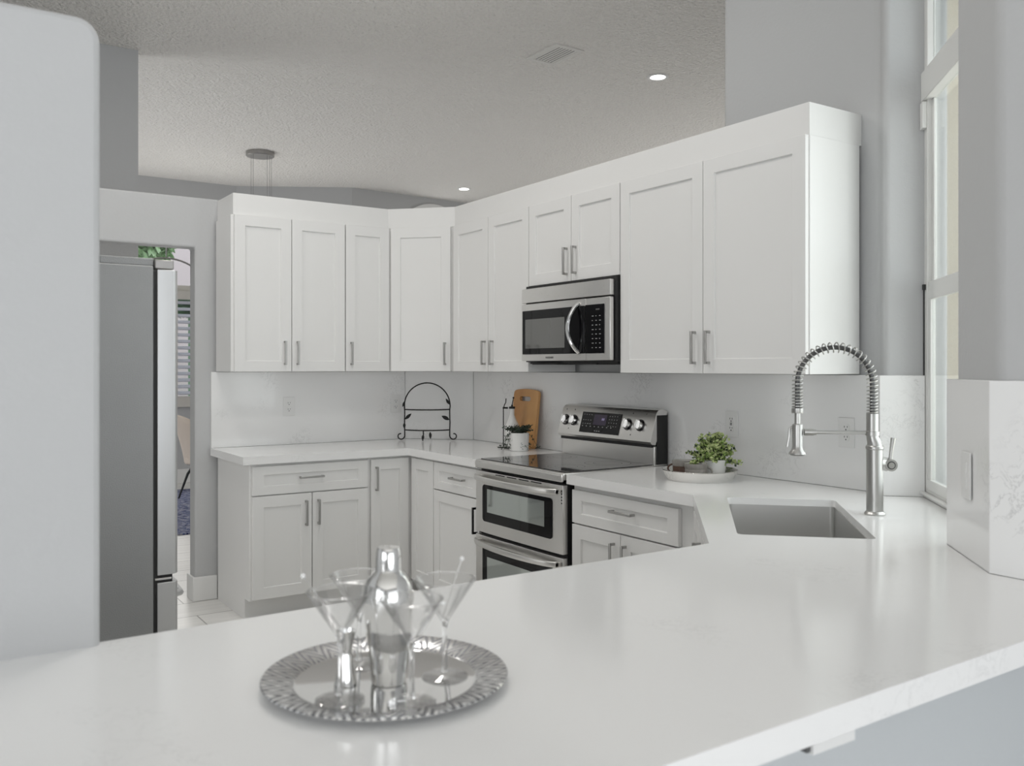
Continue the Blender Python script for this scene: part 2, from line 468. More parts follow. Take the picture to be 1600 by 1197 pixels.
# partition on the left with rounded corners
pm = MB()
R_ = 0.04
prof = [(-2.848, 0.0), (-2.848, 2.017 - R_)]
for k in range(1, 7):
    a = k / 6 * PI / 2
    prof.append((-2.848 - R_ + R_ * math.cos(a), 2.017 - R_ + R_ * math.sin(a)))
prof += [(-7.4, 2.017), (-7.4, 0.0)]
n_ = len(prof)
vs = [(x, -3.77, z) for x, z in prof] + [(x, -3.64, z) for x, z in prof]
pm.add(vs, [tuple(range(n_)), tuple(reversed(range(n_, 2 * n_)))] + [(i, (i + 1) % n_, n_ + (i + 1) % n_, n_ + i) for i in range(n_)])
struct('wall_partition', pm, M['wall'], bevel=0.012, seg=3, smooth=True)
wl_ = MB(); wl_.box(-3.40, -3.30, -0.16, 0.02, 0, LOW); wl_.box(-3.40, -3.30, -3.64, -1.20, 0, LOW); wl_.box(-3.40, -3.30, -1.20, -0.16, 2.15, LOW); wl_.box(-3.40, -3.30, -1.20, -0.16, 0, 0.15)
struct('wall_left', wl_, M['wall'])  # unseen opening added for the left fill lamp

# rooms beyond
struct('wall_hall', MB().box(-4.6, -1.801, 1.296, 1.42, 0, H), M['wall_far'])
struct('wall_hall_side', MB().box(-4.6, -4.5, 0.02, 1.296, 0, H), M['wall_far'])
# dining wall with the window opening: x -0.98..0.10, z 0.80..2.98
fw = MB()
ax0, ax1, az0, az1 = -1.05, -0.05, 0.92, 2.98
yw = 5.70
fw.box(-4.6, ax0, yw, yw + 0.2, 0, H); fw.box(ax0, ax1, yw, yw + 0.2, 0, az0); fw.box(ax0, ax1, yw, yw + 0.2, az1, H)
fw.box(ax1, 0.204, yw, yw + 0.2, 0, H)
struct('wall_dining', fw, M['wall_far'])
struct('wall_far_angle', MB().prism([(0.204, 5.70), (1.443, 4.983), (1.50, 5.10), (0.26, 5.85)], 0, H), M['wall_far'])
struct('wall_far', MB().prism([(1.443, 4.983), (7.0, 5.36), (7.0, 5.5), (1.50, 5.10)], 0, H), M['wall_far'])
struct('wall_family', MB().box(6.2, 6.3, -2.5, 5.4, 0, H), M['wall_far'])
struct('wall_family_front', MB().box(0.20, 6.3, -2.68, -2.60, 0, H), M['wall_far'])
struct('wall_outside', MB().box(0.14, 7.5, -2.72, -2.685, -0.2, H + 0.3).box(1.15, 1.45, -2.76, -2.72, -0.2, 3.0).box(1.75, 1.85, -2.75, -2.72, -0.2, 3.0).box(0.14, 7.5, -3.1, -2.72, 3.62, 3.8), M['stucco'])
struct('wall_dining_side', MB().box(-4.6, -4.5, 1.42, 2.2, 0, H).box(-4.6, -4.5, 4.4, 5.7, 0, H).box(-4.6, -4.5, 2.2, 4.4, 0, 0.5).box(-4.6, -4.5, 2.2, 4.4, 2.5, H), M['wall_far'])  # unseen opening added to go with the hall fill lamp
# living room behind the camera, wide window openings assumed to give light
lw = MB()
lw.box(-7.5, -5.6, -10.0, -9.85, 0, H)
lw.box(-5.6, -0.98, -10.0, -9.85, 2.75, H); lw.box(-5.6, -0.98, -10.0, -9.85, 0, 0.12)
struct('wall_living_back', lw, M['wall'])
lw = MB()
lw.box(-7.6, -7.45, -10.0, -8.6, 0, H); lw.box(-7.6, -7.45, -4.6, -3.6, 0, H)
lw.box(-7.6, -7.45, -8.6, -4.6, 2.8, H); lw.box(-7.6, -7.45, -8.6, -4.6, 0, 0.5)
struct('wall_living_left', lw, M['wall'])
struct('wall_entry_left', MB().box(-7.6, -7.5, -3.64, 0.0, 0, H), M['wall'])
struct('wall_entry_back', MB().box(-7.5, -4.6, 0.0, 0.1, 0, H), M['wall'])


# baseboards
def bb(name, poly, h=0.145):
    return struct(name, MB().prism(poly, 0, h), M['trimw'], bevel=0.004)


bb('baseboard_back', [(dx1 - 0.014, 0.16), (dx1 - 0.014, T - 0.014), (-1.60, T - 0.014), (-1.60, T), (dx1, T), (dx1, 0.16)])
bb('baseboard_dining', [(-4.5, yw - 0.015), (0.19, yw - 0.015), (0.204, yw), (-4.5, yw)], 0.17)
bb('baseboard_hall', [(-4.5, 1.296), (-4.5, 1.281), (-1.786, 1.281), (-1.786, 1.43), (-1.801, 1.43), (-1.801, 1.296)])


# ------------------------------------------------------------------ quartz splash
def offs(pl, t):
    """thicken a polyline (list of 2D points) to its left by t"""
    P = [Vector(p) for p in pl]; out = []
    for i, p in enumerate(P):
        ds = []
        if i > 0: ds.append((P[i] - P[i - 1]).normalized())
        if i < len(P) - 1: ds.append((P[i + 1] - P[i]).normalized())
        ns = [Vector((-d.y, d.x)) for d in ds]
        n = sum(ns, Vector((0, 0))).normalized()
        k = t / max(0.3, n.dot(ns[0]))
        out.append(p + n * k)
    return out


def slab(pl, t, z0, z1):
    o = offs(pl, t)
    return MB().prism([tuple(p) for p in pl] + [tuple(p) for p in reversed(o)], z0, z1)


SB0 = CT1 + 0.0005
tag(slab([(-1.638, 0), (-0.340, 0)], T - 0.001, SB0, UB - 0.003).build('splash_panel', M['splash'], bevel=0.0015),
    'long quartz splash panel on the back wall behind the wire stand', 'backsplash')
tag(slab([(-0.339, -0.0005), (-0.0005, -0.339)], T - 0.002, SB0, UB - 0.003).build('splash_panel', M['splash'], bevel=0.0015),
    'narrow diagonal quartz splash panel in the kitchen corner', 'backsplash')
tag(slab([(0, -0.341), (0, -3.362), (-0.070, -3.432), (0.044, -3.546)], T - 0.001, SB0, 1.372).build('splash_panel', M['splash'], bevel=0.0015),
    'quartz splash panel on the right wall behind range and faucet, wrapping to the window', 'backsplash')
tag(slab([(-0.6225, -4.2145), (-0.745, -4.092), (-1.0, -4.347), (-1.0, -4.654)], T - 0.001, SB0, 1.372).build('splash_panel', M['splash'], bevel=0.0015),
    'quartz splash panel wrapping the wall post at the right edge', 'backsplash')


# ------------------------------------------------------------------ worktops
def worktop(poly, label, holes=()):
    o = MB().prism(poly, CT0, CT1, holes=holes).build('worktop', M['quartz'], smooth=False)
    return tag(o, label, 'worktop')


worktop([(-1.645, 0.0), (-0.341, 0.0), (0.0, -0.341), (0.0, -1.453), (-0.65, -1.453), (-0.65, -0.65), (-1.645, -0.65)],
        'white quartz worktop around the back corner, left of the range')
sc = Vector((-0.713, -3.540)); u_ = Vector((-0.7071, -0.7071)); w_ = Vector((0.7071, -0.7071))


def rrect(hl, hw, r, n=5):
    pts = []
    for sx, sy, a0 in ((1, 1, 0), (-1, 1, 90), (-1, -1, 180), (1, -1, 270)):
        for k in range(n + 1):
            a = math.radians(a0 + 90 * k / n)
            pts.append((sx * (hl - r) + r * math.cos(a), sy * (hw - r) + r * math.sin(a)))
    return pts


def sink_xy(p):
    q = sc + u_ * p[0] + w_ * p[1]
    return (q.x, q.y)


hole = [sink_xy(p) for p in rrect(0.378, 0.193, 0.02)]
worktop([(0.0, -2.229), (-0.65, -2.229), (-0.65, -3.029), (-1.285, -3.720), (-3.9, -3.769), (-3.9, -4.69), (-1.0, -4.655),
         (-1.0, -4.347), (-0.745, -4.092), (-0.6225, -4.2145), (0.044, -3.546), (-0.070, -3.432), (0.0, -3.362)],
        'white quartz peninsula worktop with the cutout for the sink', [hole])

# peninsula body below the worktop
struct('wall_peninsula', MB().box(-3.9, -1.0, -4.50, -4.30, 0, CT0 - 0.0005), M['peninsula'])
tag(MB().box(-2.034, -1.936, -4.645, -4.501, 0.840, CT0 - 0.0005).box(-2.042, -2.034, -4.640, -4.501, 0.843, CT0 - 0.0005, 1).build('worktop_bracket', [M['trimw'], M['grey_mark']]),  # dark strip on the left stands in for a shadow slot
    'small white support bracket under the near worktop overhang', 'bracket')

# ------------------------------------------------------------------ sink
sk = thing('undermount_sink', 'rectangular stainless undermount sink set diagonally in the worktop corner', 'sink', (sc.x, sc.y, 0.66),
           math.atan2(u_.y, u_.x))
# local x along u, local y = rotate(u) = (0.707,-0.707)=w
sm = MB(); TZs = 0.890 - 0.66
rings = [(rrect(0.3775, 0.1925, 0.0195), TZs), (rrect(0.3745, 0.1895, 0.018), TZs), (rrect(0.372, 0.187, 0.014), 0.006), (rrect(0.376, 0.191, 0.016), 0.0)]
n = len(rings[0][0]); vs = [(x, y, z) for rg_, z in rings for x, y in rg_]; fs = []
for q in range(4):
    for i in range(n):
        j = (i + 1) % n; a = q * n; b = ((q + 1) % 4) * n
        fs.append((a + i, a + j, b + j, b + i))
fs += [tuple(2 * n + i for i in range(n)), tuple(3 * n + i for i in reversed(range(n)))]
sm.add(vs, fs)
sm.build('basin', M['sink'], sk)
MB().lathe([(0, 0.0085), (0.03, 0.0085), (0.034, 0.012), (0.045, 0.012), (0.047, 0.0065)], 24).build('drain', M['chrome'], sk)


# ------------------------------------------------------------------ cabinets
def door_mesh(w, h, t=0.02, fr=0.062, rec=0.009):
    """shaker front: local x 0..w, z 0..h, back at y=0, face at y=-t"""
    fr = min(fr, w * 0.32)
    frz = min(fr, h * 0.30)
    mb = MB()
    o = [(0, 0), (w, 0), (w, h), (0, h)]
    i1 = [(fr, frz), (w - fr, frz), (w - fr, h - frz), (fr, h - frz)]
    g_ = 0.002
    i2 = [(fr + g_, frz + g_), (w - fr - g_, frz + g_), (w - fr - g_, h - frz - g_), (fr + g_, h - frz - g_)]
    vs = [(x, 0, z) for x, z in o] + [(x, -t, z) for x, z in o] + [(x, -t, z) for x, z in i1] + [(x, -t + rec, z) for x, z in i2]
    fs = [(3, 2, 1, 0), (12, 13, 14, 15)]
    for k in range(4):
        j = (k + 1) % 4
        fs += [(k, j, 4 + j, 4 + k), (4 + k, 4 + j, 8 + j, 8 + k), (8 + k, 8 + j, 12 + j, 12 + k)]
    return mb.add(vs, fs)


def handle(parent, x, z, horiz=False, L=0.142, mat='pull', y=-0.02):
    mb = MB(); s = 0.0055; st = 0.030
    if horiz:
        mb.box(x - L / 2, x + L / 2, y - st, y - st + 0.009, z - s, z + s)
        for q in (-1, 1): mb.box(x + q * (L / 2 - 0.0055) - s, x + q * (L / 2 - 0.0055) + s, y - st + 0.004, y + 0.0005, z - s, z + s)
    else:
        mb.box(x - s, x + s, y - st, y - st + 0.009, z - L / 2, z + L / 2)
        for q in (-1, 1): mb.box(x - s, x + s, y - st + 0.004, y + 0.0005, z + q * (L / 2 - 0.0055) - s, z + q * (L / 2 - 0.0055) + s)
    return mb.build('handle', M[mat], parent, bevel=0.001, seg=1)


def front(parent, kind, x0, x1, z0, z1, hx=None, hz=None, y=0.0, mat='pull'):
    d = door_mesh(x1 - x0, z1 - z0).build(kind, M['cab'], parent, loc=(x0, y, z0), bevel=0.0012, seg=2)
    if hx is not None:
        h = handle(d, hx - x0, hz - z0, kind == 'drawer', mat=mat)
        if mat == 'black' : h['label'] = 'black handle'
    return d


def box_cab(name, label, loc, rotz, w, d, z0, z1, group=None, toe=0.0):
    """local: x 0..w, back at y=0, front at y=-d"""
    c = thing(name, label, 'cabinet', loc, rotz, group)
    mb = MB()
    if toe > 0:
        pr = [(0, 0), (-d, 0), (-d, 0), (0, 0)]
        # side profile with toe recess, extruded along x
        P_ = [(0.0, z0), (-(d - 0.08), z0), (-(d - 0.08), z0 + 0.115), (-d, z0 + 0.115), (-d, z1), (0.0, z1)]
        k = len(P_)
        vs = [(0, y, z) for y, z in P_] + [(w, y, z) for y, z in P_]
        mb.add(vs, [tuple(range(k)), tuple(reversed(range(k, 2 * k)))] + [(i, (i + 1) % k, k + (i + 1) % k, k + i) for i in range(k)])
    else:
        mb.box(0, w, -d, 0, z0, z1)
    mb.build('body', M['cab'], c, bevel=0.0015, seg=2)
    return c


RR = -PI / 2
UD = 0.305
# upper cabinets on the back wall (origin at left end of the box)
c = box_cab('wall_cabinet', 'two-door white shaker wall cabinet above the left worktop end, nearest the doorway', (-1.612, -0.0006, 0), 0, 0.697, UD, UB, UT)
front(c, 'door', 0.016, 0.354, UB, UT, 0.312, 1.487, -UD); front(c, 'door', 0.358, 0.694, UB, UT, 0.390, 1.487, -UD)
c = box_cab('wall_cabinet', 'narrow single-door white shaker wall cabinet on the back wall beside the diagonal corner', (-0.914, -0.0006, 0), 0, 0.300, UD, UB, UT)
front(c, 'door', 0.003, 0.297, UB, UT, 0.036, 1.487, -UD)
# diagonal corner wall cabinet
c = thing('wall_cabinet', 'diagonal corner white shaker wall cabinet above the wire stand', 'cabinet', (0, 0, 0))
MB().prism([(-0.613, -0.001), (-0.613, -0.300), (-0.300, -0.613), (-0.001, -0.613), (-0.001, -0.3405), (-0.3405, -0.001)], UB, UT).build('body', M['cab'], c, bevel=0.0015)
dd = door_mesh(0.392, UT - UB).build('door', M['cab'], c, bevel=0.0012)
st_ = Vector((-0.613, -0.300)); di = Vector((d2, -d2)); L0 = (Vector((-0.300, -0.613)) - st_).length
p0 = st_ + di * (L0 - 0.392) / 2
dd.location = (p0.x - d2 * 0.0, p0.y, UB); dd.rotation_euler.z = -PI / 4
handle(dd, 0.392 - 0.033, 1.487 - UB)
# right wall uppers
c = box_cab('wall_cabinet', 'two-door white shaker wall cabinet between the diagonal corner and the microwave', (-0.0006, -0.614, 0), RR, 0.844, UD, UB, UT)
front(c, 'door', 0.017, 0.424, UB, UT, 0.395, 1.487, -UD); front(c, 'door', 0.428, 0.842, UB, UT, 0.482, 1.487, -UD)
c = box_cab('wall_cabinet', 'short two-door white shaker wall cabinet directly above the microwave', (-0.0006, -1.459, 0), RR, 0.762, UD, 1.845, UT)
front(c, 'door', 0.003, 0.379, 1.845, UT, 0.347, 1.949, -UD); front(c, 'door', 0.383, 0.759, 1.845, UT, 0.421, 1.949, -UD)
c = box_cab('wall_cabinet', 'large two-door white shaker wall cabinet right of the microwave with bright side panel', (-0.0006, -2.222, 0), RR, 1.074, UD, UB, UT)
front(c, 'door', 0.004, 0.538, UB, UT, 0.496, 1.487, -UD); front(c, 'door', 0.542, 1.069, UB, UT, 0.578, 1.487, -UD)
# crown board
ob = MB().prism([(-1.598, 0.0195), (-1.598, -0.302), (-0.613, -0.302), (-0.302, -0.613), (-0.302, -3.292), (0.0195, -3.292), (0.0195, -3.27),
                 (-0.28, -3.27), (-0.28, -0.622), (-0.622, -0.28), (-1.578, -0.28), (-1.578, 0.0195)], UT + 0.0005, CR)
tag(ob.build('crown_board', M['cab'], bevel=0.001, seg=1), 'flat white crown board running along the top of the wall cabinets', 'trim board')

# base cabinets
BD = 0.61; BT = CT0 - 0.001
c = box_cab('base_cabinet', 'white shaker base cabinet with wide drawer over two doors at the left worktop end', (-1.601, -0.001, 0), 0, 0.706, BD - 0.001, 0, BT, toe=1)
front(c, 'drawer', 0.014, 0.698, 0.697, 0.855, 0.348, 0.782, -BD); front(c, 'door', 0.014, 0.352, 0.124, 0.690, 0.316, 0.580, -BD)
front(c, 'door', 0.357, 0.698, 0.124, 0.690, 0.389, 0.580, -BD)
# corner cabinet with bifold doors
c = thing('base_cabinet', 'white corner base cabinet with folding two-panel door in the inside corner', 'cabinet', (0, 0, 0))
P1 = [(-0.894, -0.001), (-0.894, -BD), (-BD, -BD), (-BD, -0.930), (-0.001, -0.930), (-0.001, -0.3405), (-0.3405, -0.001)]
P2 = [(-0.894, -0.001), (-0.894, -BD + 0.08), (-BD + 0.08, -BD + 0.08), (-BD + 0.08, -0.930), (-0.001, -0.930), (-0.001, -0.3405), (-0.3405, -0.001)]
MB().prism(P1, 0.115, BT).prism(P2, 0, 0.115).build('body', M['cab'], c)
d = door_mesh(0.249, 0.731).build('door', M['cab'], c, loc=(-0.882, -BD, 0.124), bevel=0.0012); handle(d, 0.032, 0.618)
d = door_mesh(0.272, 0.731).build('door', M['cab'], c, loc=(-BD, -0.656, 0.124), rotz=RR, bevel=0.0012)
c = box_cab('base_cabinet', 'narrow white base cabinet with drawer left of the range, black door handle', (-0.001, -0.931, 0), RR, 0.520, BD - 0.001, 0, BT, toe=1)
front(c, 'drawer', 0.006, 0.507, 0.703, 0.855, 0.292, 0.785, -BD); front(c, 'door', 0.006, 0.507, 0.124, 0.696, 0.484, 0.585, -BD, mat='black')
c = box_cab('base_cabinet', 'white base cabinet with drawer over two doors right of the range', (-0.001, -2.236, 0), RR, 0.764, BD - 0.001, 0, BT, toe=1)
front(c, 'drawer', 0.010, 0.692, 0.697, 0.846, 0.367, 0.786, -BD); front(c, 'door', 0.010, 0.344, 0.124, 0.690, 0.306, 0.580, -BD)
front(c, 'door', 0.348, 0.692, 0.124, 0.690, 0.381, 0.580, -BD)
# diagonal sink cabinet
c = thing('base_cabinet', 'diagonal white sink base cabinet under the sink corner', 'cabinet', (0, 0, 0))
skp = [(-0.62, -3.001), (-1.29, -3.755), (-1.29, -4.299), (-1.0, -4.299)]
sb = MB()
sb.prism([(-0.60, -3.005), (-1.285, -3.765), (-1.30, -3.79), (-1.26, -3.82), (-0.56, -3.045), (-0.56, -3.005)], 0.115, BT)
sb.prism([(-0.53, -3.005), (-1.22, -3.80), (-1.20, -3.82), (-0.50, -3.02)], 0.0, 0.115)
sb.build('body', M['cab'], c)
ang = math.atan2(-3.765 + 3.005, -1.285 + 0.60)
# fronts face the kitchen: local -y must point to (-0.74, 0.67)
da = math.atan2(-0.743, -0.669)
f0 = Vector((-0.60, -3.005)); fd = Vector((math.cos(da), math.sin(da)))
for k in range(2):
    p = f0 + fd * (0.05 + k * 0.462)
    d = door_mesh(0.455, 0.731).build('door', M['cab'], c, loc=(p.x, p.y, 0.124), rotz=da, bevel=0.0012)
    handle(d, 0.425 if k == 0 else 0.03, 0.62)
# peninsula cabinets facing the kitchen
for i, x in enumerate((-2.05, -2.80)):
    c = box_cab('base_cabinet', ['white base cabinet of the peninsula next to the sink cabinet', 'white base cabinet at the left end of the peninsula'][i],
                (x + 0.745, -4.299, 0), PI, 0.745, 0.50, 0, BT, toe=1)
    front(c, 'door', 0.004, 0.370, 0.124, 0.855, 0.33, 0.70, -0.50); front(c, 'door', 0.374, 0.741, 0.124, 0.855, 0.41, 0.70, -0.50)

# ------------------------------------------------------------------ range
rg = thing('range', 'stainless double oven electric range with black glass top', 'range', (0, -1.460, 0), RR)
# local x 0..0.762 (towards the camera), local -y = into the room
RW = 0.760
MB().box(0.006, RW - 0.006, -0.635, -0.04, 0.03, 0.868).build('body', M['blackm'], rg, bevel=0.002)
MB().box(0.03, RW - 0.03, -0.58, -0.06, 0, 0.03).build('base', M['blackm'], rg)


def band(mb, x0, x1, y, z0, z1, bow, t=0.02, n=16, mi=0):
    """front panel slightly bowed outward"""
    vs = []; fs = []
    for i in range(n + 1):
        s = i / n; x = x0 + (x1 - x0) * s; yy = y - bow * (1 - (2 * s - 1) ** 4)
        vs += [(x, yy, z0), (x, yy, z1), (x, y + t, z0), (x, y + t, z1)]
    for i in range(n):
        a = i * 4; b = a + 4
        fs += [(a, b, b + 1, a + 1), (a + 2, a + 3, b + 3, b + 2), (a + 1, b + 1, b + 3, a + 3), (a, a + 2, b + 2, b)]
    fs += [(0, 1, 3, 2), (n * 4, n * 4 + 2, n * 4 + 3, n * 4 + 1)]
    mb.add(vs, fs, mi); return mb


# cooktop frame with rounded lip and glass
ct = MB()
ct.box(0.0, RW, -0.662, -0.09, 0.884, 0.9185); ct.box(0.0, RW, -0.672, -0.655, 0.876, 0.912)
ct.build('cooktop_frame', M['ss'], rg, bevel=0.006, seg=3)
gl = MB().box(0.012, RW - 0.012, -0.640, -0.105, 0.9186, 0.9225).build('cooktop_glass', M['cooktop'], rg, bevel=0.001)
for cx_, cy_, r_ in ((0.19, -0.50, 0.115), (0.57, -0.50, 0.09), (0.19, -0.24, 0.08), (0.57, -0.24, 0.115)):
    rb = MB()
    for rr in (r_, r_ * 0.62):
        rb.lathe([(rr - 0.0012, 0.92255), (rr + 0.0012, 0.92255)], 40, (cx_, cy_, 0))
    rb.build('burner_ring', M['grey_mark'], gl)


def oven_door(z0, z1, wz0, wz1, gz0, gz1, name='oven_door', vents=False):
    mb = MB(); band(mb, 0.0, RW, -0.664, z0, z1, 0.006, 0.028)
    if vents:
        for q in range(4): mb.box(0.20 + q * 0.105, 0.285 + q * 0.105, -0.6712, -0.666, z1 - 0.010, z1 - 0.004, 1)
        for q in range(5): mb.box(RW - 0.013, RW - 0.004, -0.6655, -0.662, z1 - 0.03 - q * 0.014, z1 - 0.022 - q * 0.014, 1)
    d = mb.build(name, [M['ss'], M['blackm']], rg, bevel=0.002)
    w = MB(); pts = []
    r = 0.018; x0, x1 = 0.075, RW - 0.075
    for sx, sz, a0 in ((1, 1, 0), (-1, 1, 90), (-1, -1, 180), (1, -1, 270)):
        for k in range(5):
            a = math.radians(a0 + 90 * k / 4)
            pts.append(((x0 + x1) / 2 + sx * ((x1 - x0) / 2 - r) + r * math.cos(a), (wz0 + wz1) / 2 + sz * ((wz1 - wz0) / 2 - r) + r * math.sin(a)))
    k = len(pts)
    w.add([(x, -0.6705, z) for x, z in pts] + [(x, -0.660, z) for x, z in pts], [tuple(range(k)), tuple(reversed(range(k, 2 * k)))] + [(i, (i + 1) % k, k + (i + 1) % k, k + i) for i in range(k)])
    w.build('window', M['glass_black'], d)
    MB().box(0.122, RW - 0.135, -0.6718, -0.670, gz0, gz1).build('glass', M['glass_oven'], d)
    # bowed bar handle, fastened at both ends
    h = MB(); n = 24; zc = z1 - 0.030
    vs = []; fs = []
    for i in range(n + 1):
        s = i / n; x = 0.022 + (RW - 0.044) * s; t = 1 - (2 * s - 1) ** 2
        yy = -0.680 - 0.045 * (t ** 0.6)
        for (oy, oz) in ((0, -0.015), (-0.008, -0.012), (-0.011, 0), (-0.008, 0.012), (0, 0.015), (0.008, 0.010), (0.008, -0.010)):
            vs.append((x, yy + oy, zc + oz - 0.004 * t))
    for i in range(n):
        for q in range(7):
            a = i * 7 + q; b2 = i * 7 + (q + 1) % 7
            fs.append((a, b2, b2 + 7, a + 7))
    fs += [tuple(range(7)), tuple(n * 7 + q for q in reversed(range(7)))]
    h.add(vs, fs)
    h.box(0.022, 0.05, -0.690, -0.663, zc - 0.010, zc + 0.010); h.box(RW - 0.05, RW - 0.022, -0.690, -0.663, zc - 0.010, zc + 0.010)
    h.build('handle', M['ss'], d, bevel=0.002)
    return d


oven_door(0.545, 0.862, 0.605, 0.795, 0.655, 0.775, vents=True)
oven_door(0.105, 0.528, 0.16, 0.490, 0.215, 0.425)
MB().box(0.004, RW - 0.004, -0.655, -0.63, 0.03, 0.098).build('kick_panel', M['blackm'], rg)
# backguard and control console
MB().box(0.004, RW - 0.004, -0.100, -0.012, 0.900, 1.012).build('backguard', M['ss'], rg, bevel=0.004, seg=3)
cs = MB()
pr = [(-0.012, 0.925), (-0.012, 1.182), (-0.045, 1.196), (-0.075, 1.190), (-0.088, 1.176), (-0.128, 1.035), (-0.120, 1.022), (-0.095, 1.018)]
k = len(pr)
cs.add([(0.0, y, z) for y, z in pr[1:]] + [(RW, y, z) for y, z in pr[1:]], [tuple(range(k - 1)), tuple(reversed(range(k - 1, 2 * k - 2)))] +
       [(i, (i + 1) % (k - 1), k - 1 + (i + 1) % (k - 1), k - 1 + i) for i in range(k - 1)])
MB().box(RW - 0.006, RW + 0.0015, -0.085, -0.014, 0.922, 1.165).box(-0.0015, 0.006, -0.085, -0.014, 0.922, 1.165).box(0.01, RW - 0.01, -0.112, -0.07, 1.006, 1.0195).build('console_side', M['blackm'], rg)
# console face frame of reference
fa = math.atan2(0.128 - 0.088, 1.176 - 1.035)


def on_face(x, s):     # s along the face upward from the bottom edge
    return Vector((x, -0.128 + math.sin(fa) * s, 1.035 + math.cos(fa) * s))


FX = Matrix.Translation(on_face(0, 0)) @ Matrix.Rotation(-fa, 4, 'X')   # local x, z on the face, -y outwards
cs.X = FX
for x, z in ((0.11, 0.135), (0.085, 0.028), (0.59, 0.135), (0.69, 0.135), (0.60, 0.024), (0.035, 0.135)):
    cs.box(x, x + 0.006, -0.0012, 0.001, z, z + 0.008, 1)
con = cs.build('control_console', [M['ss'], M['grey_mark']], rg, bevel=0.005, seg=3)
mb = MB(); mb.X = FX; mb.box(0.190, 0.512, -0.0035, 0.001, 0.018, 0.130)
mb.box(0.295, 0.400, -0.0042, -0.0034, 0.062, 0.120, 1)
for q in range(2): mb.box(0.362 + q * 0.012, 0.370 + q * 0.012, -0.0048, -0.0041, 0.088, 0.100, 2)
random.seed(3)
for row, z in enumerate((0.114, 0.084, 0.064)):
    for q in range(4): mb.box(0.206 + q * 0.020, 0.212 + q * 0.020 + random.random() * 0.004, -0.0042, -0.0034, z, z + 0.004, 3)
for q in range(8): mb.box(0.205 + q * 0.034, 0.214 + q * 0.034, -0.0042, -0.0034, 0.050, 0.055, 3)
for row in range(4):
    for q in range(4): mb.box(0.420 + q * 0.020, 0.426 + q * 0.020, -0.0042, -0.0034, 0.112 - row * 0.018, 0.116 - row * 0.018, 3)
for q in range(3): mb.box(0.316 + q * 0.018, 0.326 + q * 0.018, -0.0042, -0.0034, 0.027, 0.032, 3)
mb.build('display_panel', [M['glass_black'], M['lcd_bg'], M['lcd'], M['white_mark']], rg)
for x in (0.047, 0.122, 0.567, 0.662):
    mb = MB(); mb.X = FX @ Matrix.Translation((x, 0, 0.080)) @ Matrix.Rotation(PI / 2, 4, 'X')
    mb.lathe([(0, 0), (0.030, 0), (0.030, 0.004), (0.0, 0.004)], 28, mi=1)
    mb.lathe([(0.024, 0.004), (0.023, 0.022), (0.0, 0.022)], 28)
    mb.box(-0.006, 0.006, -0.022, 0.022, 0.020, 0.032)
    mb.build('knob', [M['chrome'], M['black']], con, bevel=0.001)

# ------------------------------------------------------------------ microwave
mw = thing('microwave', 'stainless over-the-range microwave with curved handle under the short cabinet', 'microwave', (-0.0006, -1.4635, 1.43), RR)
MWW = 0.756
MB().box(0.0, MWW, -0.345, -0.001, 0.0, 0.411).build('body', M['blackm'], mw, bevel=0.002)
mb = MB(); band(mb, 0.0, MWW - 0.012, -0.372, 0.318, 0.394, 0.006, 0.026); mb.build('top_vent', M['ss'], mw, bevel=0.002)
mb = MB(); band(mb, 0.0, 0.560, -0.374, 0.006, 0.311, 0.006, 0.028); md_ = mb.build('door', M['ss'], mw, bevel=0.002)
mb = MB(); mb.box(0.0, MWW - 0.562 - 0.012, -0.026, 0.0, 0.0, 0.305)
cp = mb.build('control_panel', M['ss'], mw, loc=(0.562, -0.348, 0.006), bevel=0.003)
mb = MB(); mb.box(0.018, 0.556, -0.3835, -0.374, 0.040, 0.276); mb.build('window', M['glass_black'], md_, bevel=0.004, seg=3)
MB().box(0.050, 0.400, -0.3846, -0.383, 0.072, 0.228).build('screen', M['mw_glass'], md_)
mb = MB().box(0.0, 0.140, -0.0295, -0.0255, 0.034, 0.272)
for r in range(8):
    for q in range(3):
        mb.box(0.050 + q * 0.028, 0.057 + q * 0.028 + 0.003 * ((r * 5 + q) % 3), -0.0302, -0.0294, 0.060 + r * 0.022, 0.0635 + r * 0.022, 1)
mb.box(0.080, 0.108, -0.0302, -0.0294, 0.244, 0.251, 2)
mb.build('keypad', [M['glass_black'], M['white_mark'], M['grey_mark']], cp)
hp = []
for i in range(21):
    s = i / 20; hp.append((0.512 - 0.030 * math.sin(PI * s) ** 0.8, -0.378 - 0.050 * math.sin(PI * s) ** 0.7, 0.045 + 0.245 * s))
mb = MB(); mb.tube(hp, 0.011, 10); mb.build('handle', M['chrome'], md_)
MB().box(0.02, MWW - 0.01, -0.33, -0.02, -0.010, 0.0).box(0.08, 0.30, -0.36, -0.16, -0.014, -0.008).box(0.42, 0.60, -0.34, -0.16, -0.014, -0.008).build('underside_vent', M['blackm'], mw)


def text_mesh(name, s, size, mat, parent, loc, rot, ext=0.0003):
    cu = bpy.data.curves.new(name, 'FONT'); cu.body = s; cu.size = size; cu.extrude = ext; cu.align_x = 'CENTER'
    tmp = bpy.data.objects.new(name + '_tmp', cu); COL.objects.link(tmp)
    dg = bpy.context.evaluated_depsgraph_get()
    me = bpy.data.meshes.new_from_object(tmp.evaluated_get(dg))
    COL.objects.unlink(tmp); bpy.data.objects.remove(tmp)
    me.materials.clear(); me.materials.append(mat)
    o = bpy.data.objects.new(name, me); COL.objects.link(o); o.parent = parent
    o.location = loc; o.rotation_euler = rot
    return o


text_mesh('brand_mark', 'FRIGIDAIRE', 0.014, M['grey_mark'], md_, (0.265, -0.3806, 0.018), (PI / 2, 0, 0))

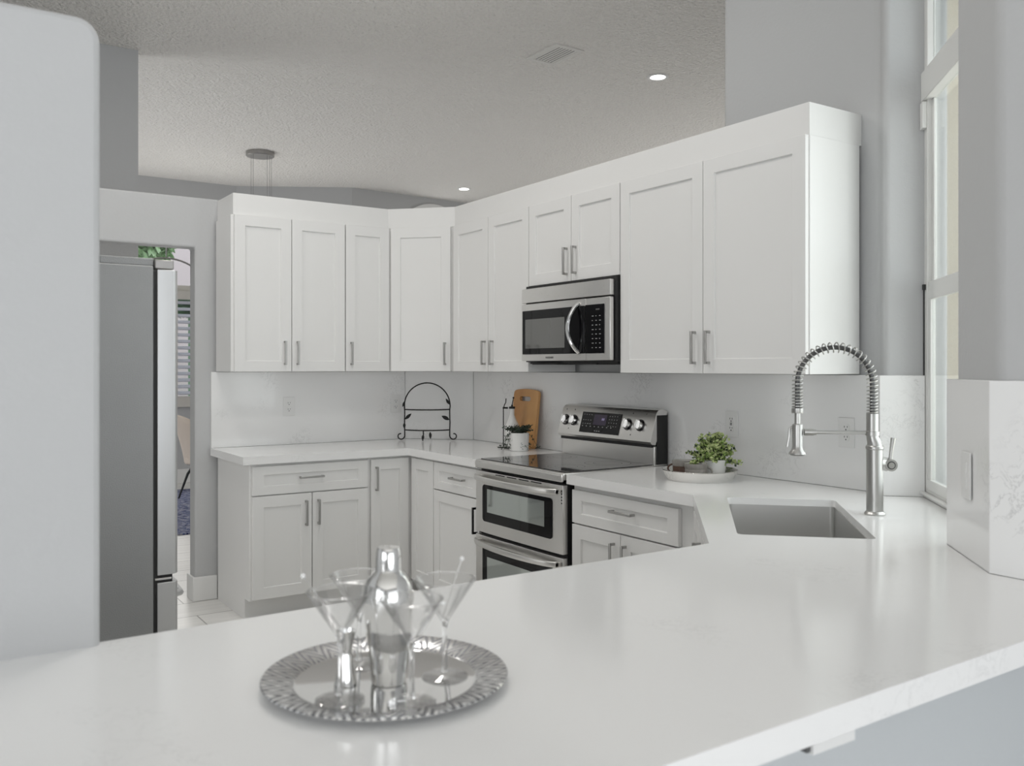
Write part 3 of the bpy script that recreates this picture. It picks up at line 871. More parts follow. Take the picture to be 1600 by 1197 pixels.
# small white filler box below the cabinet beside the microwave
# ------------------------------------------------------------------ outlets
def outlet(label, loc, rotz, kind='outlet', group=None):
    """local: plate in xz, facing -y, centre at origin"""
    t = thing('power_outlet' if kind != 'switch' else 'light_switch', label, 'outlet' if kind != 'switch' else 'switch', loc, rotz, group)
    MB().box(-0.037, 0.037, -0.0055, -0.0003, -0.060, 0.060).build('plate', M['plate'], t, bevel=0.002)
    if kind == 'outlet':
        for z in (-0.020, 0.020):
            s = MB(); s.lathe([(0, 0), (0.0165, 0), (0.0165, 0.002), (0, 0.002)], 20)
            q = s.build('socket', M['plate'], t, loc=(0, -0.0055, z)); q.rotation_euler.x = PI / 2
            m_ = MB(); m_.box(-0.008, -0.0055, -0.0002, 0.0065, 0.0018, 0.0026); m_.box(0.0055, 0.008, 0.0, 0.0065, 0.0018, 0.0026); m_.cyl((0, -0.008, 0.0018), 0.0028, 0.0008, 10)
            m_.build('slots', M['slot'], q)
    elif kind == 'gfci':
        f = MB().box(-0.0165, 0.0165, -0.008, -0.005, -0.034, 0.034).build('face', M['plate'], t, bevel=0.001)
        m_ = MB()
        for z in (-0.020, 0.022):
            m_.box(-0.008, -0.0055, -0.0085, -0.0078, z, z + 0.008); m_.box(0.0055, 0.008, -0.0085, -0.0078, z, z + 0.007)
            m_.box(-0.003, 0.003, -0.0085, -0.0078, z - 0.010, z - 0.005)
        m_.box(-0.006, 0.006, -0.0085, -0.0078, -0.004, 0.000, 0); m_.box(-0.006, 0.006, -0.0085, -0.0078, 0.003, 0.007, 0)
        m_.build('slots', M['slot'], f)
    else:
        MB().box(-0.0165, 0.0165, -0.0085, -0.005, -0.034, 0.034).build('rocker', M['plate'], t, bevel=0.001)
    return t


outlet('white double socket plate on the back splash left of the wire stand', (-1.159, 0, 1.154), 0)
outlet('white double socket plate half hidden behind the wire stand', (-0.412, 0, 1.154), 0)
outlet('white safety outlet on the splash above the small green plant', (0, -2.630, 1.141), RR, 'gfci')
outlet('white double socket plate on the splash behind the faucet arm', (0, -3.238, 1.140), RR)
n45 = math.atan2(-d2, -d2)   # local x towards (-,-); local -y -> (-.7,.7)
outlet('white rocker switch on the shaded face of the post splash', (-0.886, -4.230, 1.128), n45, 'switch')
outlet('white switch plate at the right picture edge on the painted post', (-0.975, -4.495, 1.482), RR, 'switch')

# ------------------------------------------------------------------ kitchen window (diagonal)
o0 = 3.605
wl = Vector((0.060, -3.532)); wd = Vector((-d2, -d2)); wn_ = Vector((d2, -d2))   # along, outwards
WX = Matrix(((wd.x, wn_.x, 0, wl.x), (wd.y, wn_.y, 0, wl.y), (0, 0, 1, 0), (0, 0, 0, 1)))   # local x along, y outwards
WWID = 0.98


def wbox(*a, **k):
    mb = MB(); mb.X = WX
    for q in a: mb.box(*q)
    return mb


wf = struct('window_1', wbox((0.0, 0.045, 0.0, 0.03, 0.93, H), (WWID - 0.045, WWID, 0.0, 0.03, 0.93, H), (0, WWID, 0.0, 0.03, CT1 + 0.002, 0.945),
                            (0, WWID, -0.012, 0.03, 2.405, 2.515)), M['alu'], bevel=0.003)
wbox((0.045, WWID - 0.045, 0.002, 0.016, 1.655, 1.722), (0.045, 0.082, 0.002, 0.016, 0.945, 1.66), (WWID - 0.082, WWID - 0.045, 0.002, 0.016, 0.945, 1.66),
     (0.045, WWID - 0.045, 0.0, 0.016, 0.945, 0.985)).build('lower_sash', M['alu'], wf, bevel=0.002)
wbox((0.045, 0.070, 0.017, 0.028, 1.70, 2.405), (WWID - 0.070, WWID - 0.045, 0.017, 0.028, 1.70, 2.405)).build('upper_sash', M['alu'], wf, bevel=0.002)
wbox((0.082, WWID - 0.082, 0.008, 0.011, 0.985, 1.655)).build('lower_pane', M['pane'], wf)
wbox((0.07, WWID - 0.07, 0.021, 0.024, 1.722, 2.405)).build('upper_pane', M['pane'], wf)
wbox((0.045, WWID - 0.045, 0.021, 0.024, 2.515, H)).build('top_pane', M['pane'], wf)
wbox((0.0, 0.010, -0.004, 0.0, 0.94, 1.70)).build('gasket', M['gasket'], wf)
wbox((0.012, 0.028, -0.010, 0.0, 1.695, 1.715)).build('latch', M['gasket'], wf)
wbox((0.004, 0.042, -0.016, 0.0, 2.30, 2.400)).build('stop_block', M['alu'], wf, bevel=0.002)
wbox((0.0, WWID, -0.020, -0.004, 0.928, 0.936), (0.0, WWID, -0.008, 0.0, 0.915, 0.930)).build('sill_track', M['alu'], wf, bevel=0.001)
# ------------------------------------------------------------------ fridge
fg = thing('refrigerator', 'tall stainless refrigerator with grey side beside the doorway', 'refrigerator', (0, 0, 0))
fy0, fy1 = -2.20, -1.29
MB().box(-3.10, -2.430, fy0, fy1, 0.03, 1.757).build('body', M['fr_side'], fg, bevel=0.006, seg=3)
MB().box(-3.05, -2.46, fy0 + 0.05, fy1 - 0.05, 0.0, 0.03).build('base', M['blackm'], fg)


def fdoor(y0, y1, z0, z1, name='door'):
    mb = MB()
    r = 0.022; x0, x1 = -2.418, -2.346
    pts = [(x0, y0), (x0, y1)]
    for k in range(6):
        a = PI / 2 * (1 - k / 5); pts.append((x1 - r + r * math.cos(a), y1 - r + r * math.sin(a)))
    for k in range(6):
        a = -PI / 2 * (k / 5); pts.append((x1 - r + r * math.cos(a), y0 + r + r * math.sin(a)))
    mb.prism(pts, z0, z1)
    return mb.build(name, M['fr_door'], fg, bevel=0.002)


dl = fdoor(fy0, -1.748, 0.675, 1.745); dr = fdoor(-1.742, fy1, 0.675, 1.745)
dz = fdoor(fy0, fy1, 0.04, 0.648, 'freezer_drawer')
MB().box(-2.430, -2.418, fy0 + 0.006, fy1 - 0.006, 0.045, 1.740).build('gasket', M['gasket'], fg)
MB().box(-2.432, -2.366, fy0 + 0.008, fy0 + 0.05, 0.6485, 0.6745).cyl((-2.425, fy0 + 0.006, 0.661), 0.004, 0.055, 10, mi=1, axis='x').build('hinge', [M['blackm'], M['chrome']], fg)
for dr_, y in ((dl, -1.80), (dr, -1.69)):
    mb = MB(); mb.tube([(-2.346, y, 0.78), (-2.30, y, 0.80), (-2.293, y, 1.2), (-2.30, y, 1.60), (-2.346, y, 1.62)], 0.011, 10); mb.build('handle', M['fr_door'], dr_)
mb = MB(); hp = [(-2.348, fy0 + 0.06, 0.590)]
for i in range(17):
    s = i / 16; hp.append((-2.312 - 0.012 * (2 * s - 1) ** 2, fy0 + 0.075 + 0.76 * s, 0.590))
hp.append((-2.348, fy1 - 0.06, 0.590)); mb.tube(hp, 0.013, 10); mb.build('handle', M['fr_door'], dz)
mb = MB(); mb.box(-2.60, -2.425, fy0 + 0.02, fy1 - 0.02, 1.757, 1.785); mb.build('top_cover', M['fr_side'], fg, bevel=0.004)
for y_ in (fy0 + 0.01, fy1 - 0.09): MB().box(-2.425, -2.360, y_, y_ + 0.08, 1.748, 1.781).build('hinge_cover', M['canopy'], fg, bevel=0.004)
mb = MB(); mb.box(-2.64, -2.605, fy0 + 0.03, fy0 + 0.16, 1.757, 1.783); mb.box(-2.68, -2.65, fy0 + 0.03, fy0 + 0.12, 1.757, 1.772); mb.build('hinge_bracket', M['blackm'], fg)

# ------------------------------------------------------------------ ceiling fittings
def downlight(label, x, y, r, w=10):
    t = thing('recessed_light', label, 'ceiling light', (x, y, H), 0, 'recessed ceiling lights')
    MB().lathe([(r, 0.0), (r, -0.003), (r * 0.93, -0.009), (r * 0.70, -0.006), (r * 0.68, 0.0)], 36).build('trim_ring', M['trimw'], t)
    MB().lathe([(r * 0.69, -0.0045), (0.0, -0.0045)], 36).build('lens', M['lens'], t)
    return t


downlight('lit recessed ceiling light right of the air vent', 1.68, -0.333, 0.085)
downlight('lit recessed ceiling light far away above the cabinet crown', 2.656, 4.271, 0.09)
# kitchen downlights above the frame
for i, (x, y) in enumerate(((-2.45, -0.95), (-1.45, -1.75), (-1.9, -3.0))):
    l = bpy.data.lights.new('kitchen_downlight', 'AREA'); l.shape = 'DISK'; l.size = 0.30; l.energy = 11; l.color = (1.0, 0.975, 0.94)
    o = bpy.data.objects.new('kitchen_downlight', l); COL.objects.link(o); o.location = (x, y, H - 0.012)
vt = thing('air_vent', 'white slatted air vent on the ceiling', 'air vent', (0.716, -0.29, H), 0)
mb = MB(); mb.prism([(-0.125, -0.185), (0.125, -0.185), (0.125, 0.185), (-0.125, 0.185)], -0.008, -0.0003, holes=[[(-0.09, -0.15), (0.09, -0.15), (0.09, 0.15), (-0.09, 0.15)]])
mb.build('frame', M['vent'], vt)
MB().box(-0.09, 0.09, -0.15, 0.15, -0.0015, -0.0005).build('duct_shade', M['slot'], vt)  # flat black sheet paints the darkness behind the slats
for q in range(7):
    mb = MB(); mb.X = Matrix.Translation((-0.078 + q * 0.026, 0, -0.0065)) @ Matrix.Rotation(0.0, 4, 'Y')
    mb.box(-0.0092, 0.0092, -0.148, 0.148, -0.0006, 0.0006); mb.build('slat', M['vent'], vt)

pd = thing('pendant_lamp', 'round nickel ceiling canopy with thin wires hanging behind the cabinets', 'pendant lamp', (-0.11, 3.80, H), 0)
MB().lathe([(0, 0), (0.142, 0), (0.146, -0.004), (0.146, -0.040), (0.140, -0.046), (0, -0.046)], 40).build('canopy', M['canopy'], pd)
for a in (200, 215, 290, 310, 345):
    x, y = 0.115 * math.cos(math.radians(a)), 0.115 * math.sin(math.radians(a))
    MB().tube([(x, y, -0.045), (x, y, -1.95)], 0.0016, 6).build('wire', M['wire'], pd)
mb = MB(); mb.tube([(0.115 * math.cos(2 * PI * k / 48), 0.115 * math.sin(2 * PI * k / 48), -1.95) for k in range(48)], 0.012, 8, closed=True)
mb.build('ring', M['canopy'], pd)

# ------------------------------------------------------------------ far arched window on the far wall
fwd = Vector((6.0 - 1.443, 5.292 - 4.983)).normalized(); fwn = Vector((fwd.y, -fwd.x))
cxa = Vector((1.443, 4.983)) + fwd * 1.20
AX = Matrix(((fwd.x, -fwn.x, 0, cxa.x), (fwd.y, -fwn.y, 0, cxa.y), (0, 0, 1, 0), (0, 0, 0, 1)))
mb = MB(); mb.X = AX
R0, R1 = 0.53, 0.60; zc = 2.98
arc = [(math.cos(PI * k / 24), math.sin(PI * k / 24)) for k in range(25)]
vs = []; fs = []
for cx_, sx_ in arc:
    for r, y in ((R0, -0.03), (R1, -0.03), (R1, -0.002), (R0, -0.002)): vs.append((r * cx_, y, zc + r * sx_))
for k in range(24):
    for q in range(4): fs.append((4 * k + q, 4 * k + (q + 1) % 4, 4 * k + 4 + (q + 1) % 4, 4 * k + 4 + q))
mb.add(vs, fs); mb.box(-R1, -R0, -0.03, -0.002, 0.9, zc); mb.box(R0, R1, -0.03, -0.002, 0.9, zc); mb.box(-R1, R1, -0.03, -0.002, 0.84, 0.9)
mb.box(-R0, R0, -0.03, -0.002, zc - 0.03, zc + 0.03); mb.box(-0.015, 0.015, -0.03, -0.002, 0.9, zc + R0)
fwin = struct('window_3', mb, M['trimw'])
mb = MB(); mb.X = AX
mb.add([(R0 * c_, -0.008, zc + R0 * s_) for c_, s_ in arc] + [(-R0, -0.008, 0.9), (R0, -0.008, 0.9)], [tuple(range(27))])
mb.build('pane', emit('bright_daylight', (1, 1, 0.98), 1.1), fwin)

# ------------------------------------------------------------------ dining window, transom and shutter
mb = MB()
tz0, tz1 = 2.37, 2.98
mb.box(ax0, ax1, yw + 0.02, yw + 0.07, tz0 - 0.05, tz0 + 0.018); mb.box(ax0, ax0 + 0.03, yw + 0.02, yw + 0.07, az0, az1); mb.box(ax1 - 0.03, ax1, yw + 0.02, yw + 0.07, az0, az1)
mb.box(ax0, ax1, yw + 0.02, yw + 0.07, az1 - 0.03, az1); mb.box(ax0, ax1, yw + 0.02, yw + 0.07, az0, az0 + 0.03)
dwn = struct('window_2', mb, M['shutter_fr'])
mb = MB()
arcp = []
for k in range(25):
    a = PI * k / 24; arcp.append((-0.62 + 0.44 * math.cos(a), yw + 0.045, 2.40 + 0.31 * math.sin(a)))
mb.tube(arcp, 0.011, 6); mb.box(-0.625, -0.612, yw + 0.04, yw + 0.05, 2.71, az1)
mb.build('arched_muntin', M['canopy'], dwn)
MB().box(ax0 + 0.03, ax1 - 0.03, yw + 0.050, yw + 0.054, az0 + 0.03, az1 - 0.03).build('pane', M['pane'], dwn)
sh = thing('window_shutter', 'plantation shutter with lavender grey slats seen through the doorway', 'shutter', (-0.385, yw - 0.03, az0))
mb = MB(); w2 = 0.335; hh = tz0 - 0.055 - az0
mb.box(-0.155, -0.125, -0.02, 0.02, 0, hh); mb.box(0.30, 0.33, -0.02, 0.02, 0, hh); mb.box(-0.125, 0.30, -0.02, 0.02, 0, 0.13); mb.box(-0.125, 0.30, -0.02, 0.02, hh - 0.10, hh)
mb.build('frame', M['shutter_fr'], sh, bevel=0.002)
ns = 15; sp = (hh - 0.23) / ns
for q in range(ns):
    mb = MB(); mb.X = Matrix.Translation((0, 0, 0.13 + sp * (q + 0.5))) @ Matrix.Rotation(0.48, 4, 'X')
    mb.box(-0.124, 0.299, -0.036, 0.036, -0.006, 0.006); mb.build('slat', M['shutter'], sh, bevel=0.003)
sh = thing('window_shutter', 'neighbouring plantation shutter panel left of the first, mostly behind the refrigerator', 'shutter', (-0.80, yw - 0.03, az0))
mb = MB(); mb.box(-0.22, -0.19, -0.02, 0.02, 0, hh); mb.box(0.225, 0.255, -0.02, 0.02, 0, hh); mb.box(-0.19, 0.225, -0.02, 0.02, 0, 0.13); mb.box(-0.19, 0.225, -0.02, 0.02, hh - 0.10, hh)
mb.build('frame', M['shutter_fr'], sh, bevel=0.002)
for q in range(ns):
    mb = MB(); mb.X = Matrix.Translation((0, 0, 0.13 + sp * (q + 0.5))) @ Matrix.Rotation(0.48, 4, 'X')
    mb.box(-0.189, 0.224, -0.036, 0.036, -0.006, 0.006); mb.build('slat', M['shutter'], sh, bevel=0.003)

# garden outside the dining window
tag(MB().box(-0.9, 9, -9, -2.8, -0.25, -0.15).build('patio', M['stucco']), 'pale paving outside the kitchen window', 'paving')
tag(MB().box(-8, 8, 5.95, 16, -0.2, -0.1).build('lawn', M['grass']), 'lawn outside the dining window', 'lawn', kind='stuff')
tag(MB().box(-1.0, 4.0, 12.0, 12.3, -0.1, 5.2).build('neighbor_house', M['stucco2']), 'pinkish house wall seen through the dining transom window', 'house')


def fronds(name, label, cx_, cy_, cz, nf, ln, mat):
    mb = MB(); random.seed(int(cx_ * 100) + nf)
    for q in range(nf):
        a = random.uniform(0, 2 * PI); up = random.uniform(0.1, 1.2)
        d = Vector((math.cos(a) * math.cos(up), math.sin(a) * math.cos(up), math.sin(up)))
        s = d.cross(Vector((0, 0, 1))).normalized()
        pts = []
        for k in range(9):
            t = k / 8; p = Vector((cx_, cy_, cz)) + d * ln * t + Vector((0, 0, -0.45 * ln * t * t)); pts.append(p)
        for k in range(1, 9):
            for sg in (-1, 1):
                for hh_ in (0, 0.5):
                    p = pts[k - 1].lerp(pts[k], hh_)
                    e = p + s * sg * ln * 0.30 * (1.1 - k / 9) + d * 0.12 * ln + Vector((0, 0, -0.08 * ln))
                    wv = d * 0.022 * ln
                    mb.add([tuple(p - wv), tuple(p + wv), tuple(e)], [(0, 1, 2)])
        mb.tube(pts, 0.012, 4)
    mb.tube([(cx_, cy_, -0.1), (cx_, cy_, cz)], 0.09, 8)
    return tag(mb.build(name, mat), label, 'palm')


fronds('palm_tree', 'palm with dark feathered fronds outside the dining window', 0.62, 9.4, 2.25, 30, 0.9, M['palm'])
fronds('palm_tree', 'palm with drooping fronds on the left outside the transom window', -2.2, 10.4, 2.5, 26, 1.5, M['palm'])
def bush(label, cx_, cy_, cz, r, n, mat, seed):
    random.seed(seed); mb = MB()
    for q in range(n):
        a = random.uniform(0, 2 * PI); u = random.uniform(-0.6, 1); k = math.sqrt(max(0, 1 - u * u)) * r * random.uniform(0.7, 1)
        p = Vector((cx_ + k * math.cos(a), cy_ + k * math.sin(a), cz + u * r)); d = Vector([random.uniform(-1, 1) for _ in range(3)]).normalized()
        s_ = d.cross(Vector((0.3, 0.2, 1))).normalized() * 0.05
        mb.add([tuple(p), tuple(p + d * 0.07 + s_), tuple(p + d * 0.16), tuple(p + d * 0.07 - s_)], [(0, 1, 2, 3)])
    mb.tube([(cx_, cy_, -0.1), (cx_, cy_, cz)], 0.06, 8)
    return tag(mb.build('garden_tree', mat, smooth=False), label, 'tree')


bush('light green leafy tree behind the dining transom window on the left', -0.48, 7.6, 3.12, 0.34, 900, M['leafy'], 4)
fronds('palm_tree', 'short bushy palm below the window outside', 0.95, 7.3, 1.3, 24, 0.9, M['palm'])

# ------------------------------------------------------------------ dining furniture
tag(MB().box(-2.6, 2.2, 2.24, 5.05, 0.0, 0.012).build('area_rug', M['rug']), 'blue and white patterned rug on the dining room floor', 'rug')


def shell_chair(label, loc, rz):
    t = thing('dining_chair', label, 'chair', loc, rz)
    # local: chair faces +x, back at -x
    mb = MB(); nu, nv = 14, 14; vs = []; fs = []
    for side in (0, 1):
        for i in range(nu + 1):
            a = -1.25 + 2.5 * i / nu
            for j in range(nv + 1):
                v = j / nv
                z = 0.40 + 0.50 * v * (1 - 0.20 * (abs(a) / 1.25) ** 2)
                r = 0.25 + 0.02 * v - side * 0.045
                x = -math.cos(a) * r * (0.85 + 0.15 * v) - 0.10 * v ** 1.6 - 0.03
                y = math.sin(a) * r * (1.0 - 0.15 * v * v)
                if v > 0.9: y *= 1 - 0.25 * (v - 0.9) / 0.1 * 0.6
                vs.append((x, y, z))
    n1 = (nu + 1) * (nv + 1)
    for i in range(nu):
        for j in range(nv):
            a = i * (nv + 1) + j; b2 = a + nv + 1
            fs.append((a, b2, b2 + 1, a + 1)); fs.append((n1 + a, n1 + a + 1, n1 + b2 + 1, n1 + b2))
    for i in range(nu):
        a = i * (nv + 1) + nv; b2 = a + nv + 1; fs.append((a, b2, n1 + b2, n1 + a))
        a = i * (nv + 1); b2 = a + nv + 1; fs.append((a, n1 + a, n1 + b2, b2))
    for j in range(nv):
        a = j; fs.append((a, a + 1, n1 + a + 1, n1 + a)); a = nu * (nv + 1) + j; fs.append((a, n1 + a, n1 + a + 1, a + 1))
    mb.add(vs, fs); mb.build('backrest', M['fabric'], t, angle=60)
    MB().prism([(0.24 * math.cos(2 * PI * k / 24) * 1.05, 0.22 * math.sin(2 * PI * k / 24)) for k in range(24)], 0.38, 0.47).build('seat', M['fabric'], t, bevel=0.02, seg=3)
    for sx, sy in ((-1, -1), (-1, 1), (1, -1), (1, 1)):
        mb = MB(); mb.tube([(sx * 0.10, sy * 0.09, 0.39), (sx * 0.16, sy * 0.15, 0.27), (sx * 0.23, sy * 0.21, 0.012)], [0.016, 0.014, 0.009], 8); mb.build('leg', M['blackm'], t)
    return t


shell_chair('beige upholstered shell dining chair with black legs seen through the doorway', (-0.555, 4.10, 0.012), 0.25)
tb = thing('dining_table', 'dining table with dark wooden legs beyond the doorway', 'table', (0.45, 4.25, 0.012))
MB().box(-0.55, 0.9, -0.48, 0.48, 0.715, 0.745).build('tabletop', M['darkwood'], tb, bevel=0.004)
for sx, sy in ((-0.48, -0.40), (-0.48, 0.40), (0.82, -0.40), (0.82, 0.40)):
    MB().box(sx - 0.035, sx + 0.035, sy - 0.035, sy + 0.035, 0, 0.715).build('leg', M['darkwood'], tb, bevel=0.003)
tag(MB().lathe([(0, 0), (0.08, 0), (0.13, 0.012), (0.132, 0.016), (0.08, 0.006), (0, 0.006)], 28).build('dinner_plate', M['ceramic'], loc=(0.02, 4.15, 0.7575)),
    'white plate on the dining table beside the chair', 'plate')

# ------------------------------------------------------------------ wire stand
imr = Vector((0.832, -0.555, 0)); fwdv = Vector((-0.555, -0.832, 0))      # right and towards the viewer
tsx = thing('tiered_stand', 'black wrought iron two-tier plate stand with leaf ornaments on the corner worktop', 'stand', (-0.283, -0.212, CT1), math.atan2(-0.555, 0.832))
# local x = to the right, local -y = towards viewer
mb = MB(); r = 0.0042
arch = [(-0.150, 0, 0.20)] + [(-0.153 * math.cos(PI * k / 24), 0, 0.228 + 0.155 * math.sin(PI * k / 24)) for k in range(25)] + [(0.150, 0, 0.20)]


def curl(sg):
    p = []
    for k in range(15):
        a = k / 14 * 1.55 * PI
        rr = 0.026 - 0.0115 * k / 14
        p.append((sg * (0.150 + 0.026 - rr * math.cos(a) + 0.0), 0, 0.030 - rr * math.sin(a)))
    return p


left = [p for p in reversed(curl(-1))] + [(-0.150, 0, 0.06), (-0.1515, 0, 0.12), (-0.150, 0, 0.17)]
right = [(0.150, 0, 0.17), (0.1515, 0, 0.12), (0.150, 0, 0.06)] + curl(1)
mb.tube(left + arch + right, r, 8)
mb.build('frame', M['iron'], tsx)
for z in (0.206, 0.070):
    mb = MB(); mb.tube([(-0.150, 0, z), (-0.10, -0.045, z), (-0.04, -0.068, z), (0.04, -0.068, z), (0.10, -0.045, z), (0.150, 0, z)], r, 8); mb.build('tier_bar', M['iron'], tsx)
mb = MB(); mb.tube([(-0.020, -0.068, 0.070), (-0.018, -0.072, 0.045), (-0.022, -0.080, 0.0035)], r, 8); mb.build('leg', M['iron'], tsx)



def leaf(parent, base, tip, wid, mat, name='leaf', th=0.002, nrm=Vector((0, -1, 0))):
    base = Vector(base); tip = Vector(tip); ax = tip - base
    s = ax.cross(nrm).normalized() * wid
    n_ = nrm.normalized() * th
    prof_ = [(0, 0.0), (0.15, 0.55), (0.4, 1.0), (0.65, 0.85), (0.85, 0.45), (1.0, 0.0)]
    top = [base + ax * t + s * w for t, w in prof_]; bot = [base + ax * t - s * w for t, w in reversed(prof_[1:-1])]
    ring = top + bot; k = len(ring)
    mb = MB(); mb.add([tuple(p + n_) for p in ring] + [tuple(p - n_) for p in ring],
                      [tuple(range(k)), tuple(reversed(range(k, 2 * k)))] + [(i, (i + 1) % k, k + (i + 1) % k, k + i) for i in range(k)])
    return mb.build(name, mat, parent, smooth=False)


leaf(tsx, (-0.148, -0.002, 0.140), (-0.104, -0.006, 0.180), 0.011, M['iron'])
leaf(tsx, (0.148, -0.002, 0.137), (0.096, -0.006, 0.164), 0.013, M['iron'])
leaf(tsx, (0.150, -0.002, 0.238), (0.124, -0.006, 0.280), 0.009, M['iron'])
leaf(tsx, (-0.150, -0.002, 0.262), (-0.164, -0.006, 0.222), 0.007, M['iron'])
leaf(tsx, (-0.152, -0.002, 0.118), (-0.152, -0.008, 0.080), 0.009, M['iron'])
leaf(tsx, (-0.019, -0.077, 0.045), (-0.022, -0.086, 0.004), 0.009, M['iron'])
leaf(tsx, (0.026, -0.070, 0.062), (0.029, -0.074, 0.014), 0.009, M['iron'])

# ------------------------------------------------------------------ cutting board
cb = thing('cutting_board', 'bamboo cutting board with slot handle leaning on the right splash', 'cutting board', (-0.050, -1.010, CT1 + 0.0), RR)
mb = MB(); bw, bh = 0.262, 0.352
pts = [(-bw / 2, bh - 0.030), (-bw / 2 + 0.003, bh - 0.017), (-bw / 2 + 0.011, bh - 0.008), (-bw / 2 + 0.024, bh - 0.003)]
pts += [(-bw / 2 + 0.024 + (bw - 0.048) * k / 10, bh - 0.003 + 0.007 * (1 - (k / 5 - 1) ** 2)) for k in range(1, 10)]
pts += [(-x, z) for x, z in reversed(pts[:4])]
outer = pts + [(bw / 2, 0.014), (bw / 2 - 0.014, 0.0), (-bw / 2 + 0.014, 0.0), (-bw / 2, 0.014)]
slot = [(-0.048 + 0.014 * math.cos(a), bh - 0.056 + 0.014 * math.sin(a)) for a in [PI / 2 + PI * k / 6 for k in range(7)]] + \
       [(0.038 + 0.014 * math.cos(a), bh - 0.056 + 0.014 * math.sin(a)) for a in [-PI / 2 + PI * k / 6 for k in range(7)]]
mb.X = Matrix.Rotation(PI / 2, 4, 'X')   # xy -> xz ; z -> -y
mb.prism(outer, 0.0, 0.017, holes=[slot])
o = mb.build('board', M['bamboo'], cb, smooth=False); o.rotation_euler.x = -0.105

# ------------------------------------------------------------------ oil bottle in wire caddy, plant pot
bt = thing('oil_bottle', 'white ceramic oil bottle with black spout beside the cutting board', 'bottle', (-0.132, -1.005, CT1 + 0.0005))
MB().lathe([(0, 0), (0.041, 0), (0.043, 0.006), (0.043, 0.125), (0.040, 0.145), (0.020, 0.185), (0.015, 0.200), (0.015, 0.238), (0, 0.238)], 28).build('body', M['ceramic'], bt)
MB().lathe([(0, 0.238), (0.019, 0.238), (0.019, 0.250), (0.006, 0.252), (0.004, 0.262), (0, 0.262)], 16).build('cap', M['iron'], bt)
mb = MB(); mb.tube([(0, 0, 0.258), (0.001, -0.006, 0.280), (0.001, -0.014, 0.300)], 0.0028, 8); mb.sphere((0.001, -0.014, 0.304), 0.006, 10); mb.build('spout', M['iron'], bt)
cd = thing('bottle_caddy', 'black wire caddy with upright post around the oil bottle', 'caddy', (-0.132, -1.005, CT1), -0.588)
mb = MB(); mb.tube([(-0.052, 0, 0.004), (-0.052, 0, 0.238), (-0.045, 0, 0.262), (-0.038, 0, 0.275), (-0.036, 0, 0.300)], 0.003, 8)
mb.build('post', M['iron'], cd)
mb = MB(); mb.tube([(0.048 * math.cos(2 * PI * k / 32), 0.048 * math.sin(2 * PI * k / 32), 0.0045) for k in range(32)], 0.0038, 8, closed=True)
mb.tube([(-0.085, 0.012, 0.0045), (-0.046, 0.0, 0.0045)], 0.0038, 8)
mb.build('foot', M['iron'], cd)
mb = MB(); mb.tube([(-0.056, 0, 0.243), (-0.024, 0, 0.243)], 0.0055, 8); mb.build('collar', M['iron'], cd)

pt = thing('potted_plant', 'small white pot with printed leaves and dark trailing herb before the cutting board', 'plant', (-0.186, -1.160, CT1))
MB().lathe([(0, 0.004), (0.052, 0.0), (0.056, 0.004), (0.059, 0.104), (0.055, 0.106), (0.051, 0.100), (0.050, 0.09), (0, 0.09)], 32).build('pot', M['ceramic'], pt)
mb = MB(); random.seed(11)
for q in range(13):   # printed leaves on the pot face
    a = math.radians(262 + random.uniform(-20, 34)); z = random.uniform(0.010, 0.045); rr = 0.0578 + z * 0.03
    p = Vector((rr * math.cos(a), rr * math.sin(a), z)); tdir = Vector((-math.sin(a), math.cos(a), random.uniform(-0.9, 0.9))).normalized()
    s = tdir.cross(Vector((math.cos(a), math.sin(a), 0))) * 0.0016
    e = p + tdir * 0.013
    e.x, e.y = [c_ * (rr / math.hypot(e.x, e.y)) for c_ in (e.x, e.y)]
    m_ = (p + e) / 2; nn = Vector((math.cos(a), math.sin(a), 0)) * 0.0008
    mb.add([tuple(p + nn), tuple(m_ + s + nn), tuple(e + nn), tuple(m_ - s + nn)], [(0, 1, 2, 3)])
mb.build('leaf_print', M['potpaint'], pt)


def foliage(parent, name, n, gen, mats, lw=0.006, ll=0.016, seed=1, mix=None):
    random.seed(seed); mb = MB()
    for q in range(n):
        p, d = gen()
        d = d.normalized(); s = d.cross(Vector((random.uniform(-1, 1), random.uniform(-1, 1), random.uniform(-1, 1))))
        if s.length < 1e-3: continue
        s.normalize(); up = s.cross(d) * lw * 0.25
        l = ll * random.uniform(0.7, 1.25); w = lw * random.uniform(0.7, 1.2)
        vs = [p, p + d * l * 0.5 + s * w + up, p + d * l, p + d * l * 0.5 - s * w + up, p + d * l * 0.5 - up]
        mb.add([tuple(v) for v in vs], [(0, 1, 4), (1, 2, 4), (2, 3, 4), (3, 0, 4)], random.choice(mix or [0]))
    return mb.build(name, mats, parent, smooth=False)


def stems(parent, specs, r, mat, name='stems'):
    mb = MB()
    for pts in specs: mb.tube(pts, r, 5)
    return mb.build(name, mat, parent)


